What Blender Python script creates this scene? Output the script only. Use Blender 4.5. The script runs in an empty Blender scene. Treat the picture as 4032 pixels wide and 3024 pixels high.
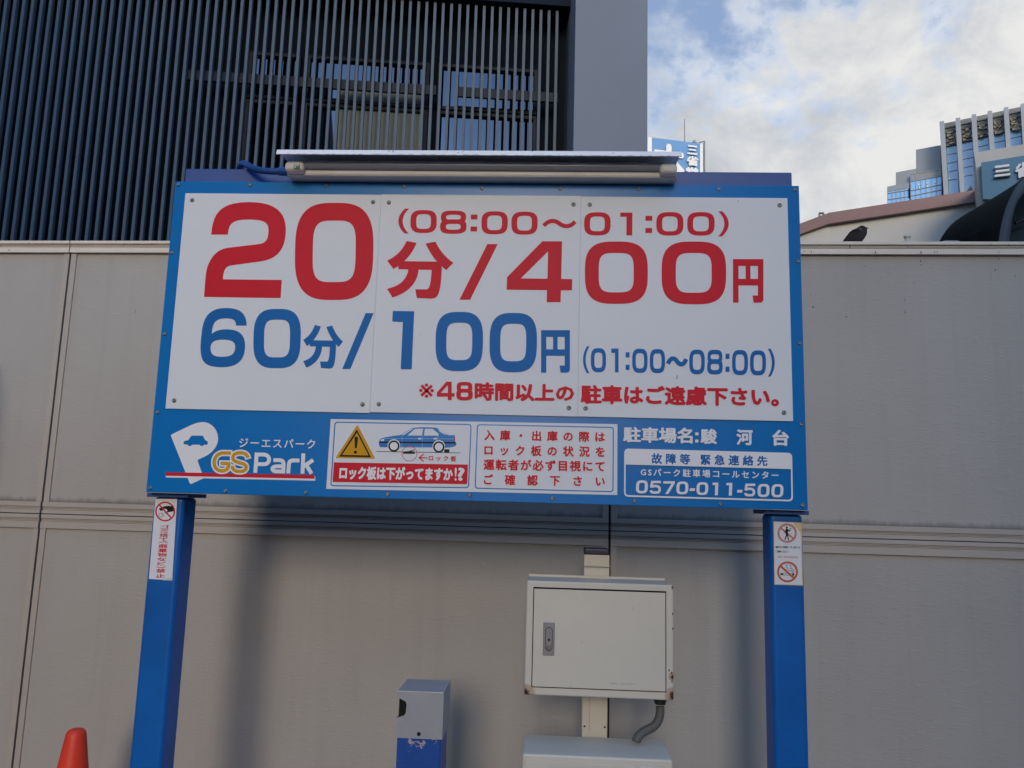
import bpy, bmesh, math, random
from math import sin, cos, pi, radians
from mathutils import Vector, Matrix
random.seed(7)
SC = bpy.context.scene
C = SC.collection

# ------------------------------------------------------------------ camera, sky, sun, exposure
F_PX = 3100.0                      # focal length in photo pixels (photo 4032 x 3024)
PITCH, YAW, ROLL = radians(8.483), radians(-2.919), radians(1.574)
CAM = Vector((0.2172, -2.1717, 1.5019))
fw = Vector((sin(YAW)*cos(PITCH), cos(YAW)*cos(PITCH), sin(PITCH)))
rt0 = Vector((cos(YAW), -sin(YAW), 0)); up0 = rt0.cross(fw)
rt = cos(ROLL)*rt0 + sin(ROLL)*up0
up = -sin(ROLL)*rt0 + cos(ROLL)*up0
cd = bpy.data.cameras.new('camera'); cam = bpy.data.objects.new('camera', cd); C.objects.link(cam)
cd.sensor_width = 36.0; cd.lens = F_PX*36.0/4032.0; cd.clip_start = 0.05; cd.clip_end = 3000
M = Matrix(((rt.x, up.x, -fw.x), (rt.y, up.y, -fw.y), (rt.z, up.z, -fw.z))).to_4x4()
M.translation = CAM; cam.matrix_world = M
SC.camera = cam

SUN_EL, SUN_AZ = radians(15), radians(0)      # low sun behind the viewer, standing in for light off a sunlit tower
world = bpy.data.worlds.new('World'); SC.world = world; world.use_nodes = True
wn = world.node_tree; wn.nodes.clear()
def N(nt, kind, **kw):
    n = nt.nodes.new(kind)
    for k, v in kw.items():
        if k in n.inputs: n.inputs[k].default_value = v
        else: setattr(n, k, v)
    return n
def math_node(nt, op, a, b=None, clamp=False):
    n = nt.nodes.new('ShaderNodeMath'); n.operation = op; n.use_clamp = clamp
    for i, v in enumerate((a, b)):
        if v is None: continue
        if isinstance(v, (int, float)): n.inputs[i].default_value = v
        else: nt.links.new(v, n.inputs[i])
    return n.outputs[0]
def ramp(nt, fac, stops):
    n = nt.nodes.new('ShaderNodeValToRGB'); nt.links.new(fac, n.inputs[0])
    el = n.color_ramp.elements
    while len(el) < len(stops): el.new(0.5)
    for e, (p, c) in zip(el, stops):
        e.position = p; e.color = (c, c, c, 1) if isinstance(c, (int, float)) else (*c, 1)
    return n.outputs[0]
def mixc(nt, fac, a, b, blend='MIX'):
    n = nt.nodes.new('ShaderNodeMix'); n.data_type = 'RGBA'; n.blend_type = blend
    for sock, v in ((n.inputs[0], fac), (n.inputs[6], a), (n.inputs[7], b)):
        if isinstance(v, (int, float)): sock.default_value = v
        elif isinstance(v, tuple): sock.default_value = (*v, 1) if len(v) == 3 else v
        else: nt.links.new(v, sock)
    return n.outputs[2]
def build_sky():
    nt = wn; L = nt.links.new
    tc = nt.nodes.new('ShaderNodeTexCoord'); g = tc.outputs['Generated']
    sep = nt.nodes.new('ShaderNodeSeparateXYZ'); L(g, sep.inputs[0])
    x, y, z = sep.outputs
    zz = math_node(nt, 'ADD', math_node(nt, 'MAXIMUM', z, 0.0), 0.12)
    comb = nt.nodes.new('ShaderNodeCombineXYZ')
    L(math_node(nt, 'DIVIDE', x, zz), comb.inputs[0]); L(math_node(nt, 'DIVIDE', y, zz), comb.inputs[1])
    def noise(scale, detail, rough, dist=0.0, off=(0, 0, 0)):
        mp = nt.nodes.new('ShaderNodeMapping'); L(g, mp.inputs[0]); mp.inputs['Location'].default_value = off; mp.inputs['Scale'].default_value = (1, 1, 1.35)
        n = N(nt, 'ShaderNodeTexNoise', Scale=scale, Detail=detail, Roughness=rough, Distortion=dist); L(mp.outputs[0], n.inputs['Vector'])
        return n.outputs[0]
    big = noise(5.0, 11.0, 0.60, 0.25, (3.1, 0.4, 0))
    fine = noise(14.0, 8.0, 0.60, 0.3, (1.3, 7.7, 2.0))
    # cloud cover: thick ahead, low and to the right; clear behind
    cover = math_node(nt, 'ADD', math_node(nt, 'MULTIPLY', x, 0.75), math_node(nt, 'MULTIPLY', z, -2.9))
    cover = math_node(nt, 'ADD', cover, math_node(nt, 'MULTIPLY', math_node(nt, 'MINIMUM', y, 0.55), 0.55))
    cover = math_node(nt, 'ADD', cover, math_node(nt, 'MULTIPLY', math_node(nt, 'MINIMUM', y, 0.0), 3.0))
    m = math_node(nt, 'ADD', math_node(nt, 'MULTIPLY', big, 2.6), math_node(nt, 'MULTIPLY', fine, 1.0))
    m = math_node(nt, 'ADD', math_node(nt, 'ADD', m, cover), 0.54)
    mask = ramp(nt, math_node(nt, 'MULTIPLY', m, 0.5), [(0.50, 0.0), (0.575, 0.35), (0.645, 0.84), (0.74, 1.0)])
    haze = math_node(nt, 'MULTIPLY', math_node(nt, 'MAXIMUM', math_node(nt, 'MINIMUM', y, 0.6), 0.0), 1.4)
    dens = noise(8.0, 11.0, 0.62, 0.3, (9.2, 3.3, 1.0))
    glow = math_node(nt, 'ADD', math_node(nt, 'MULTIPLY', x, 0.75), math_node(nt, 'MULTIPLY', dens, 1.25))
    ccol = ramp(nt, glow, [(0.50, (0.150, 0.162, 0.184)), (0.78, (0.215, 0.221, 0.230)), (1.0, (0.275, 0.274, 0.271))])
    ccol = mixc(nt, mask, (0.086, 0.110, 0.162), ccol); mask = math_node(nt, 'MAXIMUM', mask, haze)
    spots = math_node(nt, 'ADD', math_node(nt, 'MULTIPLY', noise(11.0, 8.0, 0.60, 0.5, (5.5, 1.2, 4.0)), 1.0), math_node(nt, 'MULTIPLY', x, 0.95))
    spots = math_node(nt, 'ADD', spots, math_node(nt, 'MULTIPLY', math_node(nt, 'MINIMUM', y, 0.0), 3.0))
    spots = ramp(nt, spots, [(1.0, 0.0), (1.12, 1.0)])
    ccol = mixc(nt, spots, ccol, (0.43, 0.425, 0.415))
    sky = nt.nodes.new('ShaderNodeTexSky'); sky.sky_type = 'NISHITA'; sky.sun_disc = False
    sky.sun_elevation = SUN_EL; sky.sun_rotation = radians(180) + SUN_AZ; sky.air_density = 1.0; sky.dust_density = 0.5; sky.ozone_density = 3.0
    bg1 = N(nt, 'ShaderNodeBackground', Strength=0.14); L(sky.outputs[0], bg1.inputs[0])
    bg2 = N(nt, 'ShaderNodeBackground', Strength=1.0); L(ccol, bg2.inputs[0])
    mx = nt.nodes.new('ShaderNodeMixShader'); L(mask, mx.inputs[0]); L(bg1.outputs[0], mx.inputs[1]); L(bg2.outputs[0], mx.inputs[2])
    out = nt.nodes.new('ShaderNodeOutputWorld'); L(mx.outputs[0], out.inputs[0])
build_sky()
sd = bpy.data.lights.new('sun', 'SUN'); sd.energy = 0.46; sd.angle = radians(18); sd.color = (1.0, 0.78, 0.56)
sun = bpy.data.objects.new('sun', sd); C.objects.link(sun)
sdir = Vector((sin(SUN_AZ)*cos(SUN_EL), -cos(SUN_AZ)*cos(SUN_EL), sin(SUN_EL)))   # towards the sun
sun.rotation_euler = sdir.to_track_quat('Z', 'Y').to_euler()
sun.location = (0, -20, 20)
SC.view_settings.view_transform = 'Standard'; SC.view_settings.look = 'None'
SC.view_settings.exposure = 1.58; SC.view_settings.gamma = 1.0
SC.render.engine = 'CYCLES'; SC.cycles.use_denoising = True; SC.cycles.max_bounces = 8

# ------------------------------------------------------------------ measuring helpers
def ray(px, py):
    return fw + rt*((px-2016)/F_PX) + up*((1512-py)/F_PX)
def hit(px, py, p0, n):
    d = ray(px, py); t = (Vector(p0)-CAM).dot(n)/d.dot(n); return CAM + d*t
def at(px, py, y):                       # point on the plane y = const seen at a photo pixel
    d = ray(px, py); t = (y-CAM.y)/d.y; return CAM + d*t
def K(x0, y0, s):                        # coordinates read in an enlarged crop -> photo pixels
    return lambda x, y: (x0+x/s, y0+y/s)

# ------------------------------------------------------------------ materials
def mat(name, col, rough=0.6, metal=0.0, var=0.06, vscale=6.0, bump=0.0, bscale=60.0, bstretch=(1, 1, 1), spec=0.5, coat=0.0, tint=None, speck=0.0, sheen=None):
    m = bpy.data.materials.new(name); m.use_nodes = True
    nt = m.node_tree; b = nt.nodes['Principled BSDF']; L = nt.links.new
    tc = nt.nodes.new('ShaderNodeTexCoord'); o = tc.outputs['Object']
    n = N(nt, 'ShaderNodeTexNoise', Scale=vscale, Detail=6.0, Roughness=0.6); L(o, n.inputs['Vector'])
    dark = tuple(max(0, c*(1-var)) for c in col); lite = tuple(min(1, c*(1+var)) for c in col)
    if tint: dark = tint
    c = mixc(nt, ramp(nt, n.outputs[0], [(0.3, 0.0), (0.7, 1.0)]), dark, lite)
    if speck:
        n3 = N(nt, 'ShaderNodeTexNoise', Scale=vscale*9, Detail=3.0, Roughness=0.7); L(o, n3.inputs['Vector'])
        c = mixc(nt, ramp(nt, n3.outputs[0], [(0.68, 0.0), (0.74, speck)]), c, tuple(x*0.25 for x in col))
    L(c, b.inputs['Base Color'])
    b.inputs['Roughness'].default_value = rough; b.inputs['Metallic'].default_value = metal
    b.inputs['Specular IOR Level'].default_value = spec; b.inputs['Coat Weight'].default_value = coat
    if bump:
        mp = nt.nodes.new('ShaderNodeMapping'); L(o, mp.inputs[0]); mp.inputs['Scale'].default_value = bstretch
        n2 = N(nt, 'ShaderNodeTexNoise', Scale=bscale, Detail=4.0, Roughness=0.55); L(mp.outputs[0], n2.inputs['Vector'])
        bp = N(nt, 'ShaderNodeBump', Strength=bump, Distance=0.01); L(n2.outputs[0], bp.inputs['Height']); L(bp.outputs[0], b.inputs['Normal'])
    return m
def node_parts(m):
    nt = m.node_tree; return nt, nt.nodes['Principled BSDF']

MT = {}
MT['white'] = mat('white_panel', (0.68, 0.715, 0.76), 0.5, var=0.018, vscale=2.5, spec=0.15)
MT['white_ink'] = mat('white_lettering', (0.74, 0.76, 0.79), 0.5, var=0.01, spec=0.15)
MT['red'] = mat('red_lettering', (0.57, 0.012, 0.030), 0.5, var=0.05, vscale=3, spec=0.15)
MT['blue_ink'] = mat('blue_lettering', (0.002, 0.125, 0.40), 0.5, var=0.05, vscale=3, spec=0.15)
MT['blue'] = mat('blue_sheet', (0.002, 0.158, 0.47), 0.28, var=0.08, vscale=2.0, spec=0.22, bump=0.015, bscale=5)
MT['blue_post'] = mat('blue_painted_steel', (0.003, 0.108, 0.40), 0.38, var=0.16, vscale=5.0, spec=0.3, speck=0.35, bump=0.02, bscale=40)
MT['blue_dark'] = mat('blue_frame_steel', (0.010, 0.062, 0.24), 0.45, var=0.12, vscale=6.0)
MT['black'] = mat('black_ink', (0.010, 0.009, 0.010), 0.5, var=0.05, spec=0.15)
MT['yellow'] = mat('yellow_ink', (0.58, 0.30, 0.008), 0.5, var=0.03, spec=0.15)
MT['salmon'] = mat('faded_red_ink', (0.50, 0.20, 0.17), 0.6, var=0.10, vscale=20)
MT['orange_ink'] = mat('orange_red_ink', (0.52, 0.085, 0.03), 0.6, var=0.08, vscale=20)
MT['grey_ink'] = mat('grey_ink', (0.30, 0.30, 0.31), 0.6)
MT['cyan_ink'] = mat('pale_blue_ink', (0.25, 0.52, 0.75), 0.6)
MT['paper_edge'] = mat('yellowed_paper', (0.62, 0.50, 0.24), 0.7, var=0.2, vscale=30)
MT['screw'] = mat('screw_steel', (0.22, 0.22, 0.23), 0.35, metal=0.9, var=0.3, vscale=80)
MT['cream'] = mat('cream_paint', (0.60, 0.58, 0.51), 0.5, var=0.04, vscale=4.0, spec=0.4, speck=0.18)
MT['lamp_body'] = mat('ivory_plastic', (0.62, 0.62, 0.61), 0.5, var=0.06, vscale=9.0, speck=0.25)
MT['lamp_hood'] = mat('white_enamel', (0.84, 0.87, 0.90), 0.4, var=0.05, vscale=12.0, speck=0.35)
MT['tube'] = mat('milky_glass', (0.26, 0.29, 0.35), 0.25, var=0.03)
MT['green_ink'] = mat('green_ink', (0.02, 0.12, 0.06), 0.5)
MT['hose'] = mat('blue_hose_plastic', (0.012, 0.065, 0.26), 0.42, var=0.08)
MT['alu'] = mat('grey_painted_steel', (0.34, 0.35, 0.39), 0.45, metal=0.15, var=0.07, vscale=9.0, speck=0.3)
MT['dark_void'] = mat('dark_interior', (0.004, 0.004, 0.005), 0.9)
MT['rubber'] = mat('grey_rubber', (0.10, 0.104, 0.10), 0.6, var=0.1, vscale=20)
MT['gland'] = mat('dark_gland', (0.012, 0.016, 0.02), 0.5)
MT['cap_navy'] = mat('navy_plastic', (0.012, 0.016, 0.05), 0.3)
MT['cone'] = mat('orange_plastic', (0.72, 0.040, 0.016), 0.5, var=0.18, vscale=7, speck=0.3, bump=0.02, bscale=50)
MT['latch'] = mat('zinc_latch', (0.33, 0.34, 0.38), 0.3, metal=0.7, var=0.1, vscale=30)
MT['blocker_facade'] = mat('dark_blocker_facade', (0.06, 0.055, 0.052), 0.8, var=0.2, vscale=1.0)  # kept dark for the added unseen buildings, so they bounce little light
MT['asphalt'] = mat('asphalt', (0.06, 0.06, 0.062), 0.85, var=0.25, vscale=3.0, bump=0.3, bscale=150)
MT['slat'] = mat('grey_slat', (0.075, 0.098, 0.125), 0.6, var=0.06, vscale=1.5, spec=0.25)
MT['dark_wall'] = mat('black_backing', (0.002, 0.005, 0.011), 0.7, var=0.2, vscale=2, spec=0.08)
MT['rail'] = mat('dark_rail', (0.016, 0.021, 0.033), 0.6, var=0.1, spec=0.2)
MT['soffit'] = mat('dark_soffit', (0.006, 0.010, 0.022), 0.7, spec=0.1)
MT['pier'] = mat('blue_grey_cladding', (0.098, 0.118, 0.155), 0.55, var=0.05, vscale=1.2, bump=0.02, bscale=30)
MT['pier_side'] = MT['pier']
MT['reflection_panel'] = mat('cream_reflection', (0.13, 0.14, 0.115), 0.6, var=0.03, vscale=2)  # colour of a cream building mirrored in the window glass
MT['far_cream'] = mat('cream_wall_tiles', (0.50, 0.49, 0.45), 0.8, var=0.06, vscale=0.8)
MT['brown_roof'] = mat('brown_roof_metal', (0.25, 0.15, 0.135), 0.6, var=0.07, vscale=0.7)
MT['concrete'] = mat('grey_concrete_fin', (0.20, 0.22, 0.25), 0.7, var=0.08, vscale=0.4)
MT['grey_clad'] = mat('grey_metal_cladding', (0.16, 0.18, 0.205), 0.6, var=0.05, vscale=0.5)
MT['mesh_dark'] = mat('rusty_mesh_screen', (0.12, 0.12, 0.12), 0.8, var=0.3, vscale=1.5)
MT['tan'] = mat('tan_equipment', (0.30, 0.27, 0.21), 0.8, var=0.35, vscale=1.2)
MT['beige'] = mat('beige_wall', (0.38, 0.365, 0.335), 0.8, var=0.06, vscale=1.0)
MT['teal'] = mat('teal_sign_face', (0.032, 0.125, 0.205), 0.45, var=0.05, vscale=1.0)
MT['sky_panel'] = mat('light_blue_sign_face', (0.09, 0.215, 0.42), 0.5, var=0.06, vscale=0.4)
MT['far_white'] = mat('white_sign_letter', (0.56, 0.57, 0.57), 0.6, var=0.04)
MT['awning'] = mat('black_canvas', (0.009, 0.010, 0.0105), 0.9, spec=0.05, var=0.35, vscale=4.0, bump=0.5, bscale=22, bstretch=(1, 1, 4))
MT['awning_rib'] = mat('slate_canvas_rib', (0.050, 0.068, 0.082), 0.6, var=0.1, vscale=6)
MT['awning_in'] = mat('teal_canvas_lining', (0.010, 0.024, 0.030), 0.8, var=0.2, vscale=5)
MT['pvc'] = mat('ivory_pipe', (0.55, 0.54, 0.50), 0.6)
MT['antenna'] = mat('antenna_steel', (0.20, 0.20, 0.21), 0.5, metal=0.6)
MT['plumage_dark'] = mat('dark_brown_plumage', (0.012, 0.010, 0.010), 0.9, var=0.45, vscale=180)
MT['plumage_grey'] = mat('grey_brown_plumage', (0.024, 0.022, 0.024), 0.9, var=0.25, vscale=160)
MT['plumage_pale'] = mat('pale_collar_plumage', (0.075, 0.072, 0.073), 0.9, var=0.2, vscale=160)
MT['beak'] = mat('dark_horn', (0.012, 0.011, 0.012), 0.4)
MT['fleck'] = mat('dark_grime', (0.025, 0.024, 0.025), 0.9)

def glass_mat():
    m = bpy.data.materials.new('reflective_glass'); m.use_nodes = True
    nt, b = node_parts(m); L = nt.links.new
    b.inputs['Base Color'].default_value = (0.036, 0.056, 0.090, 1); b.inputs['Metallic'].default_value = 1.0; b.inputs['Roughness'].default_value = 0.02
    tc = nt.nodes.new('ShaderNodeTexCoord'); n = N(nt, 'ShaderNodeTexNoise', Scale=0.7, Detail=2.0); L(tc.outputs['Object'], n.inputs['Vector'])
    bp = N(nt, 'ShaderNodeBump', Strength=0.04, Distance=0.02); L(n.outputs[0], bp.inputs['Height']); L(bp.outputs[0], b.inputs['Normal'])
    return m
MT['glass'] = glass_mat()
def far_glass_mat():
    m = bpy.data.materials.new('blue_curtain_glass'); m.use_nodes = True
    nt, b = node_parts(m); L = nt.links.new
    tc = nt.nodes.new('ShaderNodeTexCoord'); n = N(nt, 'ShaderNodeTexNoise', Scale=0.35, Detail=3.0); L(tc.outputs['Object'], n.inputs['Vector'])
    L(mixc(nt, n.outputs[0], (0.12, 0.27, 0.52), (0.20, 0.38, 0.64)), b.inputs['Base Color'])
    b.inputs['Roughness'].default_value = 0.12; b.inputs['Specular IOR Level'].default_value = 0.8
    return m
MT['far_glass'] = far_glass_mat()

def stucco_mat():
    """Embossed metal fence panel: beige-grey coating with small horizontal ripples, grime under the top of the middle band."""
    m = bpy.data.materials.new('embossed_wall_panel'); m.use_nodes = True
    nt, b = node_parts(m); L = nt.links.new
    tc = nt.nodes.new('ShaderNodeTexCoord'); o = tc.outputs['Object']
    sep = nt.nodes.new('ShaderNodeSeparateXYZ'); L(o, sep.inputs[0])
    n = N(nt, 'ShaderNodeTexNoise', Scale=1.3, Detail=6.0, Roughness=0.6); L(o, n.inputs['Vector'])
    c = mixc(nt, ramp(nt, n.outputs[0], [(0.3, 0.0), (0.7, 1.0)]), (0.372, 0.360, 0.338), (0.420, 0.407, 0.384))
    # grime: soot line where the upper panel meets the band (z about 1.452) with drips
    mp = nt.nodes.new('ShaderNodeMapping'); L(o, mp.inputs[0]); mp.inputs['Scale'].default_value = (38, 38, 3.0)
    st = N(nt, 'ShaderNodeTexNoise', Scale=1.0, Detail=5.0, Roughness=0.7); L(mp.outputs[0], st.inputs['Vector'])
    h = math_node(nt, 'SUBTRACT', sep.outputs[2], 1.4505)
    near = math_node(nt, 'SUBTRACT', 1.0, math_node(nt, 'DIVIDE', math_node(nt, 'ABSOLUTE', h), math_node(nt, 'MULTIPLY', st.outputs[0], 0.045)), True)
    above = math_node(nt, 'GREATER_THAN', h, -0.004)
    gr = math_node(nt, 'MULTIPLY', math_node(nt, 'MULTIPLY', near, above), 0.75)
    # long faint rain streaks
    mp2 = nt.nodes.new('ShaderNodeMapping'); L(o, mp2.inputs[0]); mp2.inputs['Scale'].default_value = (16, 16, 0.7)
    st2 = N(nt, 'ShaderNodeTexNoise', Scale=1.0, Detail=5.0, Roughness=0.65); L(mp2.outputs[0], st2.inputs['Vector'])
    c = mixc(nt, ramp(nt, st2.outputs[0], [(0.5, 0.0), (0.8, 0.13)]), c, (0.17, 0.16, 0.155))
    c = mixc(nt, gr, c, (0.05, 0.046, 0.042))
    L(c, b.inputs['Base Color']); b.inputs['Roughness'].default_value = 0.62; b.inputs['Specular IOR Level'].default_value = 0.35
    mp3 = nt.nodes.new('ShaderNodeMapping'); L(o, mp3.inputs[0]); mp3.inputs['Scale'].default_value = (1, 1, 3.4)
    rp = N(nt, 'ShaderNodeTexNoise', Scale=34.0, Detail=3.0, Roughness=0.5, Distortion=0.6); L(mp3.outputs[0], rp.inputs['Vector'])
    pn = N(nt, 'ShaderNodeTexNoise', Scale=3.0, Detail=2.0); L(o, pn.inputs['Vector'])
    amp = math_node(nt, 'MULTIPLY', ramp(nt, rp.outputs[0], [(0.52, 0.0), (0.72, 1.0)]), ramp(nt, pn.outputs[0], [(0.38, 0.35), (0.65, 1.0)]))
    bp = N(nt, 'ShaderNodeBump', Strength=0.16, Distance=0.005); L(amp, bp.inputs['Height']); L(bp.outputs[0], b.inputs['Normal'])
    return m
MT['stucco'] = stucco_mat()
MT['trim'] = mat('beige_trim_metal', (0.42, 0.385, 0.345), 0.45, var=0.06, vscale=2.5, spec=0.5, speck=0.12)
MT['coping'] = mat('cream_coping_metal', (0.70, 0.645, 0.56), 0.4, var=0.05, vscale=3.0, spec=0.5, speck=0.12)
MT['groove'] = mat('dark_joint', (0.035, 0.032, 0.030), 0.8)

def rust_mat():
    m = mat('cream_paint_rusty_corners', (0.60, 0.58, 0.515), 0.5, var=0.03, vscale=4.0, spec=0.4)
    nt, b = node_parts(m); L = nt.links.new
    base = b.inputs['Base Color'].links[0].from_socket
    tc = nt.nodes.new('ShaderNodeTexCoord'); o = tc.outputs['Object']
    nz = N(nt, 'ShaderNodeTexNoise', Scale=45.0, Detail=5.0, Roughness=0.7); L(o, nz.inputs['Vector'])
    acc = None
    for p, r in (((-0.205, -0.07, 0.972), 0.040), ((0.203, -0.07, 0.985), 0.030), ((0.205, -0.07, 1.035), 0.018), ((0.206, -0.07, 1.275), 0.010)):
        vm = nt.nodes.new('ShaderNodeVectorMath'); vm.operation = 'DISTANCE'; L(o, vm.inputs[0]); vm.inputs[1].default_value = p
        f = math_node(nt, 'SUBTRACT', 1.0, math_node(nt, 'DIVIDE', vm.outputs['Value'], r), True)
        acc = f if acc is None else math_node(nt, 'MAXIMUM', acc, f)
    f = math_node(nt, 'MULTIPLY', acc, math_node(nt, 'ADD', nz.outputs[0], 0.35))
    c = mixc(nt, ramp(nt, f, [(0.16, 0.0), (0.32, 0.6)]), base, (0.34, 0.20, 0.08))
    c = mixc(nt, ramp(nt, f, [(0.46, 0.0), (0.62, 1.0)]), c, (0.05, 0.018, 0.010))
    L(c, b.inputs['Base Color']); return m
MT['cream_rust'] = rust_mat()
def chipped_mat():
    m = mat('chipped_blue_paint', (0.003, 0.070, 0.34), 0.4, var=0.2, vscale=9.0)
    nt, b = node_parts(m); L = nt.links.new
    base = b.inputs['Base Color'].links[0].from_socket
    tc = nt.nodes.new('ShaderNodeTexCoord'); o = tc.outputs['Object']; sep = nt.nodes.new('ShaderNodeSeparateXYZ'); L(o, sep.inputs[0])
    nz = N(nt, 'ShaderNodeTexNoise', Scale=70.0, Detail=4.0, Roughness=0.6); L(o, nz.inputs['Vector'])
    nearz = math_node(nt, 'SUBTRACT', 1.0, math_node(nt, 'DIVIDE', math_node(nt, 'ABSOLUTE', math_node(nt, 'SUBTRACT', sep.outputs[2], 0.868)), 0.022), True)
    f = math_node(nt, 'ADD', nz.outputs[0], math_node(nt, 'MULTIPLY', nearz, 0.12))
    c = mixc(nt, ramp(nt, f, [(0.68, 0.0), (0.71, 1.0)]), base, (0.50, 0.40, 0.34))
    c = mixc(nt, ramp(nt, nz.outputs[0], [(0.62, 0.0), (0.72, 0.35)]), c, (0.10, 0.25, 0.45))
    L(c, b.inputs['Base Color']); return m
MT['chipped'] = chipped_mat()

# ------------------------------------------------------------------ mesh builder
class MB:
    def __init__(self): self.v, self.f, self.mi, self.sm, self.mats = [], [], [], [], []
    def mid(self, m):
        m = MT[m] if isinstance(m, str) else m
        if m not in self.mats: self.mats.append(m)
        return self.mats.index(m)
    def add(self, verts, faces, m, smooth=False):
        b = len(self.v); k = self.mid(m)
        self.v += [tuple(p) for p in verts]
        for f in faces: self.f.append(tuple(b+i for i in f)); self.mi.append(k); self.sm.append(smooth)
        return self
    def box(self, x0, x1, y0, y1, z0, z1, m, bev=0.0, mtx=None, seg=2):
        bm = bmesh.new(); bmesh.ops.create_cube(bm, size=1.0)
        for v in bm.verts: v.co = Vector(((x0+x1)/2+v.co.x*(x1-x0), (y0+y1)/2+v.co.y*(y1-y0), (z0+z1)/2+v.co.z*(z1-z0)))
        if bev: bmesh.ops.bevel(bm, geom=bm.edges[:]+bm.verts[:], offset=bev, segments=seg, profile=0.5, affect='EDGES')
        if mtx: bm.transform(mtx)
        bm.verts.index_update(); self.add([v.co.copy() for v in bm.verts], [[v.index for v in f.verts] for f in bm.faces], m, False); bm.free(); return self
    def prism(self, poly, to3, d, m, smooth=False):
        """poly: 2-D points; to3(u, v, k): k = 0 near, 1 far"""
        n = len(poly)
        self.add([to3(u, v, 0) for u, v in poly]+[to3(u, v, 1) for u, v in poly],
                 [list(range(n)), list(range(2*n-1, n-1, -1))]+[[i, i+n, (i+1) % n+n, (i+1) % n] for i in range(n)], m, smooth); return self
    def tube(self, pts, r, m, seg=12, caps=True):
        pts = [Vector(p) for p in pts]; vs, fs = [], []; prev = None
        for i, p in enumerate(pts):
            t = (pts[min(i+1, len(pts)-1)]-pts[max(i-1, 0)]).normalized()
            a = prev if prev is not None else (Vector((0, 0, 1)) if abs(t.z) < 0.9 else Vector((1, 0, 0)))
            a = (a - t*a.dot(t)).normalized(); prev = a; b = t.cross(a)
            rr = r[i] if isinstance(r, (list, tuple)) else r
            vs += [p+(a*cos(2*pi*k/seg)+b*sin(2*pi*k/seg))*rr for k in range(seg)]
        for i in range(len(pts)-1):
            for k in range(seg): fs.append([i*seg+k, i*seg+(k+1) % seg, (i+1)*seg+(k+1) % seg, (i+1)*seg+k])
        self.add(vs, fs, m, True)
        if caps: self.add(vs[:seg], [list(range(seg))], m); self.add(vs[-seg:], [list(range(seg))], m)
        return self
    def lathe(self, prof, cx, cy, m, seg=32, smooth=True):
        vs = [(cx+r*cos(2*pi*k/seg), cy+r*sin(2*pi*k/seg), z) for r, z in prof for k in range(seg)]
        fs = [[i*seg+k, i*seg+(k+1) % seg, (i+1)*seg+(k+1) % seg, (i+1)*seg+k] for i in range(len(prof)-1) for k in range(seg)]
        return self.add(vs, fs, m, smooth)
    def dome(self, x, y, z, r, m='screw', h=None):      # a screw head on a face looking along -y
        h = h or r*0.55; seg = 12; vs, fs = [], []
        for q, (rr, d) in enumerate(((1.0, 0.0), (0.95, 0.45), (0.7, 0.85), (0.36, 1.0), (0.34, 0.55), (0.0, 0.55))):
            vs += [(x+r*rr*cos(2*pi*k/seg), y-h*d, z+r*rr*sin(2*pi*k/seg)) for k in range(seg)]
        fs = [[i*seg+k, i*seg+(k+1) % seg, (i+1)*seg+(k+1) % seg, (i+1)*seg+k] for i in range(5) for k in range(seg)]
        return self.add(vs, fs, m, True)
    def flat(self, pts, m): return self.add(pts, [list(range(len(pts)))], m)
    def build(self, name, parent=None):
        me = bpy.data.meshes.new(name); org = parent_loc(parent)
        me.from_pydata([(x-org.x, y-org.y, z-org.z) for x, y, z in self.v], [], self.f)
        for m in self.mats: me.materials.append(m)
        me.polygons.foreach_set('material_index', self.mi); me.polygons.foreach_set('use_smooth', self.sm)
        me.validate(clean_customdata=False); me.update()
        o = bpy.data.objects.new(name, me); C.objects.link(o)
        if parent: o.parent = parent
        return o
def parent_loc(p):
    v = Vector((0, 0, 0))
    while p is not None: v += p.location; p = p.parent
    return v
def thing(name, label, cat, loc=(0, 0, 0), group=None):
    o = bpy.data.objects.new(name, None); C.objects.link(o); o.location = loc; o['label'] = label; o['category'] = cat
    if group: o['group'] = group
    return o
def structure(o): o['kind'] = 'structure'; return o

# ------------------------------------------------------------------ lettering: text and drawn shapes as thin sheets
def curve_mesh(cu):
    o = bpy.data.objects.new('tmp', cu); C.objects.link(o)
    dg = bpy.context.evaluated_depsgraph_get(); me = bpy.data.meshes.new_from_object(o.evaluated_get(dg))
    vs = [(v.co.x, v.co.y) for v in me.vertices]; fs = [list(p.vertices) for p in me.polygons]
    bpy.data.objects.remove(o); bpy.data.meshes.remove(me); bpy.data.curves.remove(cu)
    return vs, fs
def text2d(body, space=1.0, res=3):
    cu = bpy.data.curves.new('t', 'FONT'); cu.body = body; cu.resolution_u = res; cu.space_character = space; cu.size = 1.0
    return curve_mesh(cu)
def fill2d(polys):
    cu = bpy.data.curves.new('c', 'CURVE'); cu.dimensions = '2D'; cu.fill_mode = 'BOTH'
    for p in polys:
        s = cu.splines.new('POLY'); s.points.add(len(p)-1); s.use_cyclic_u = True
        for q, (x, y) in zip(s.points, p): q.co = (x, y, 0, 1)
    return curve_mesh(cu)
def bez(path, n=10):
    """[('M',x,y), ('L',x,y), ('C',x1,y1,x2,y2,x,y)] -> points"""
    pts = []
    for c in path:
        if c[0] in 'ML': pts.append((c[1], c[2]))
        else:
            x0, y0 = pts[-1]; x1, y1, x2, y2, x3, y3 = c[1:]
            for i in range(1, n+1):
                t = i/n; u = 1-t
                pts.append((u**3*x0+3*u*u*t*x1+3*u*t*t*x2+t**3*x3, u**3*y0+3*u*u*t*y1+3*u*t*t*y2+t**3*y3))
    return pts
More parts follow.
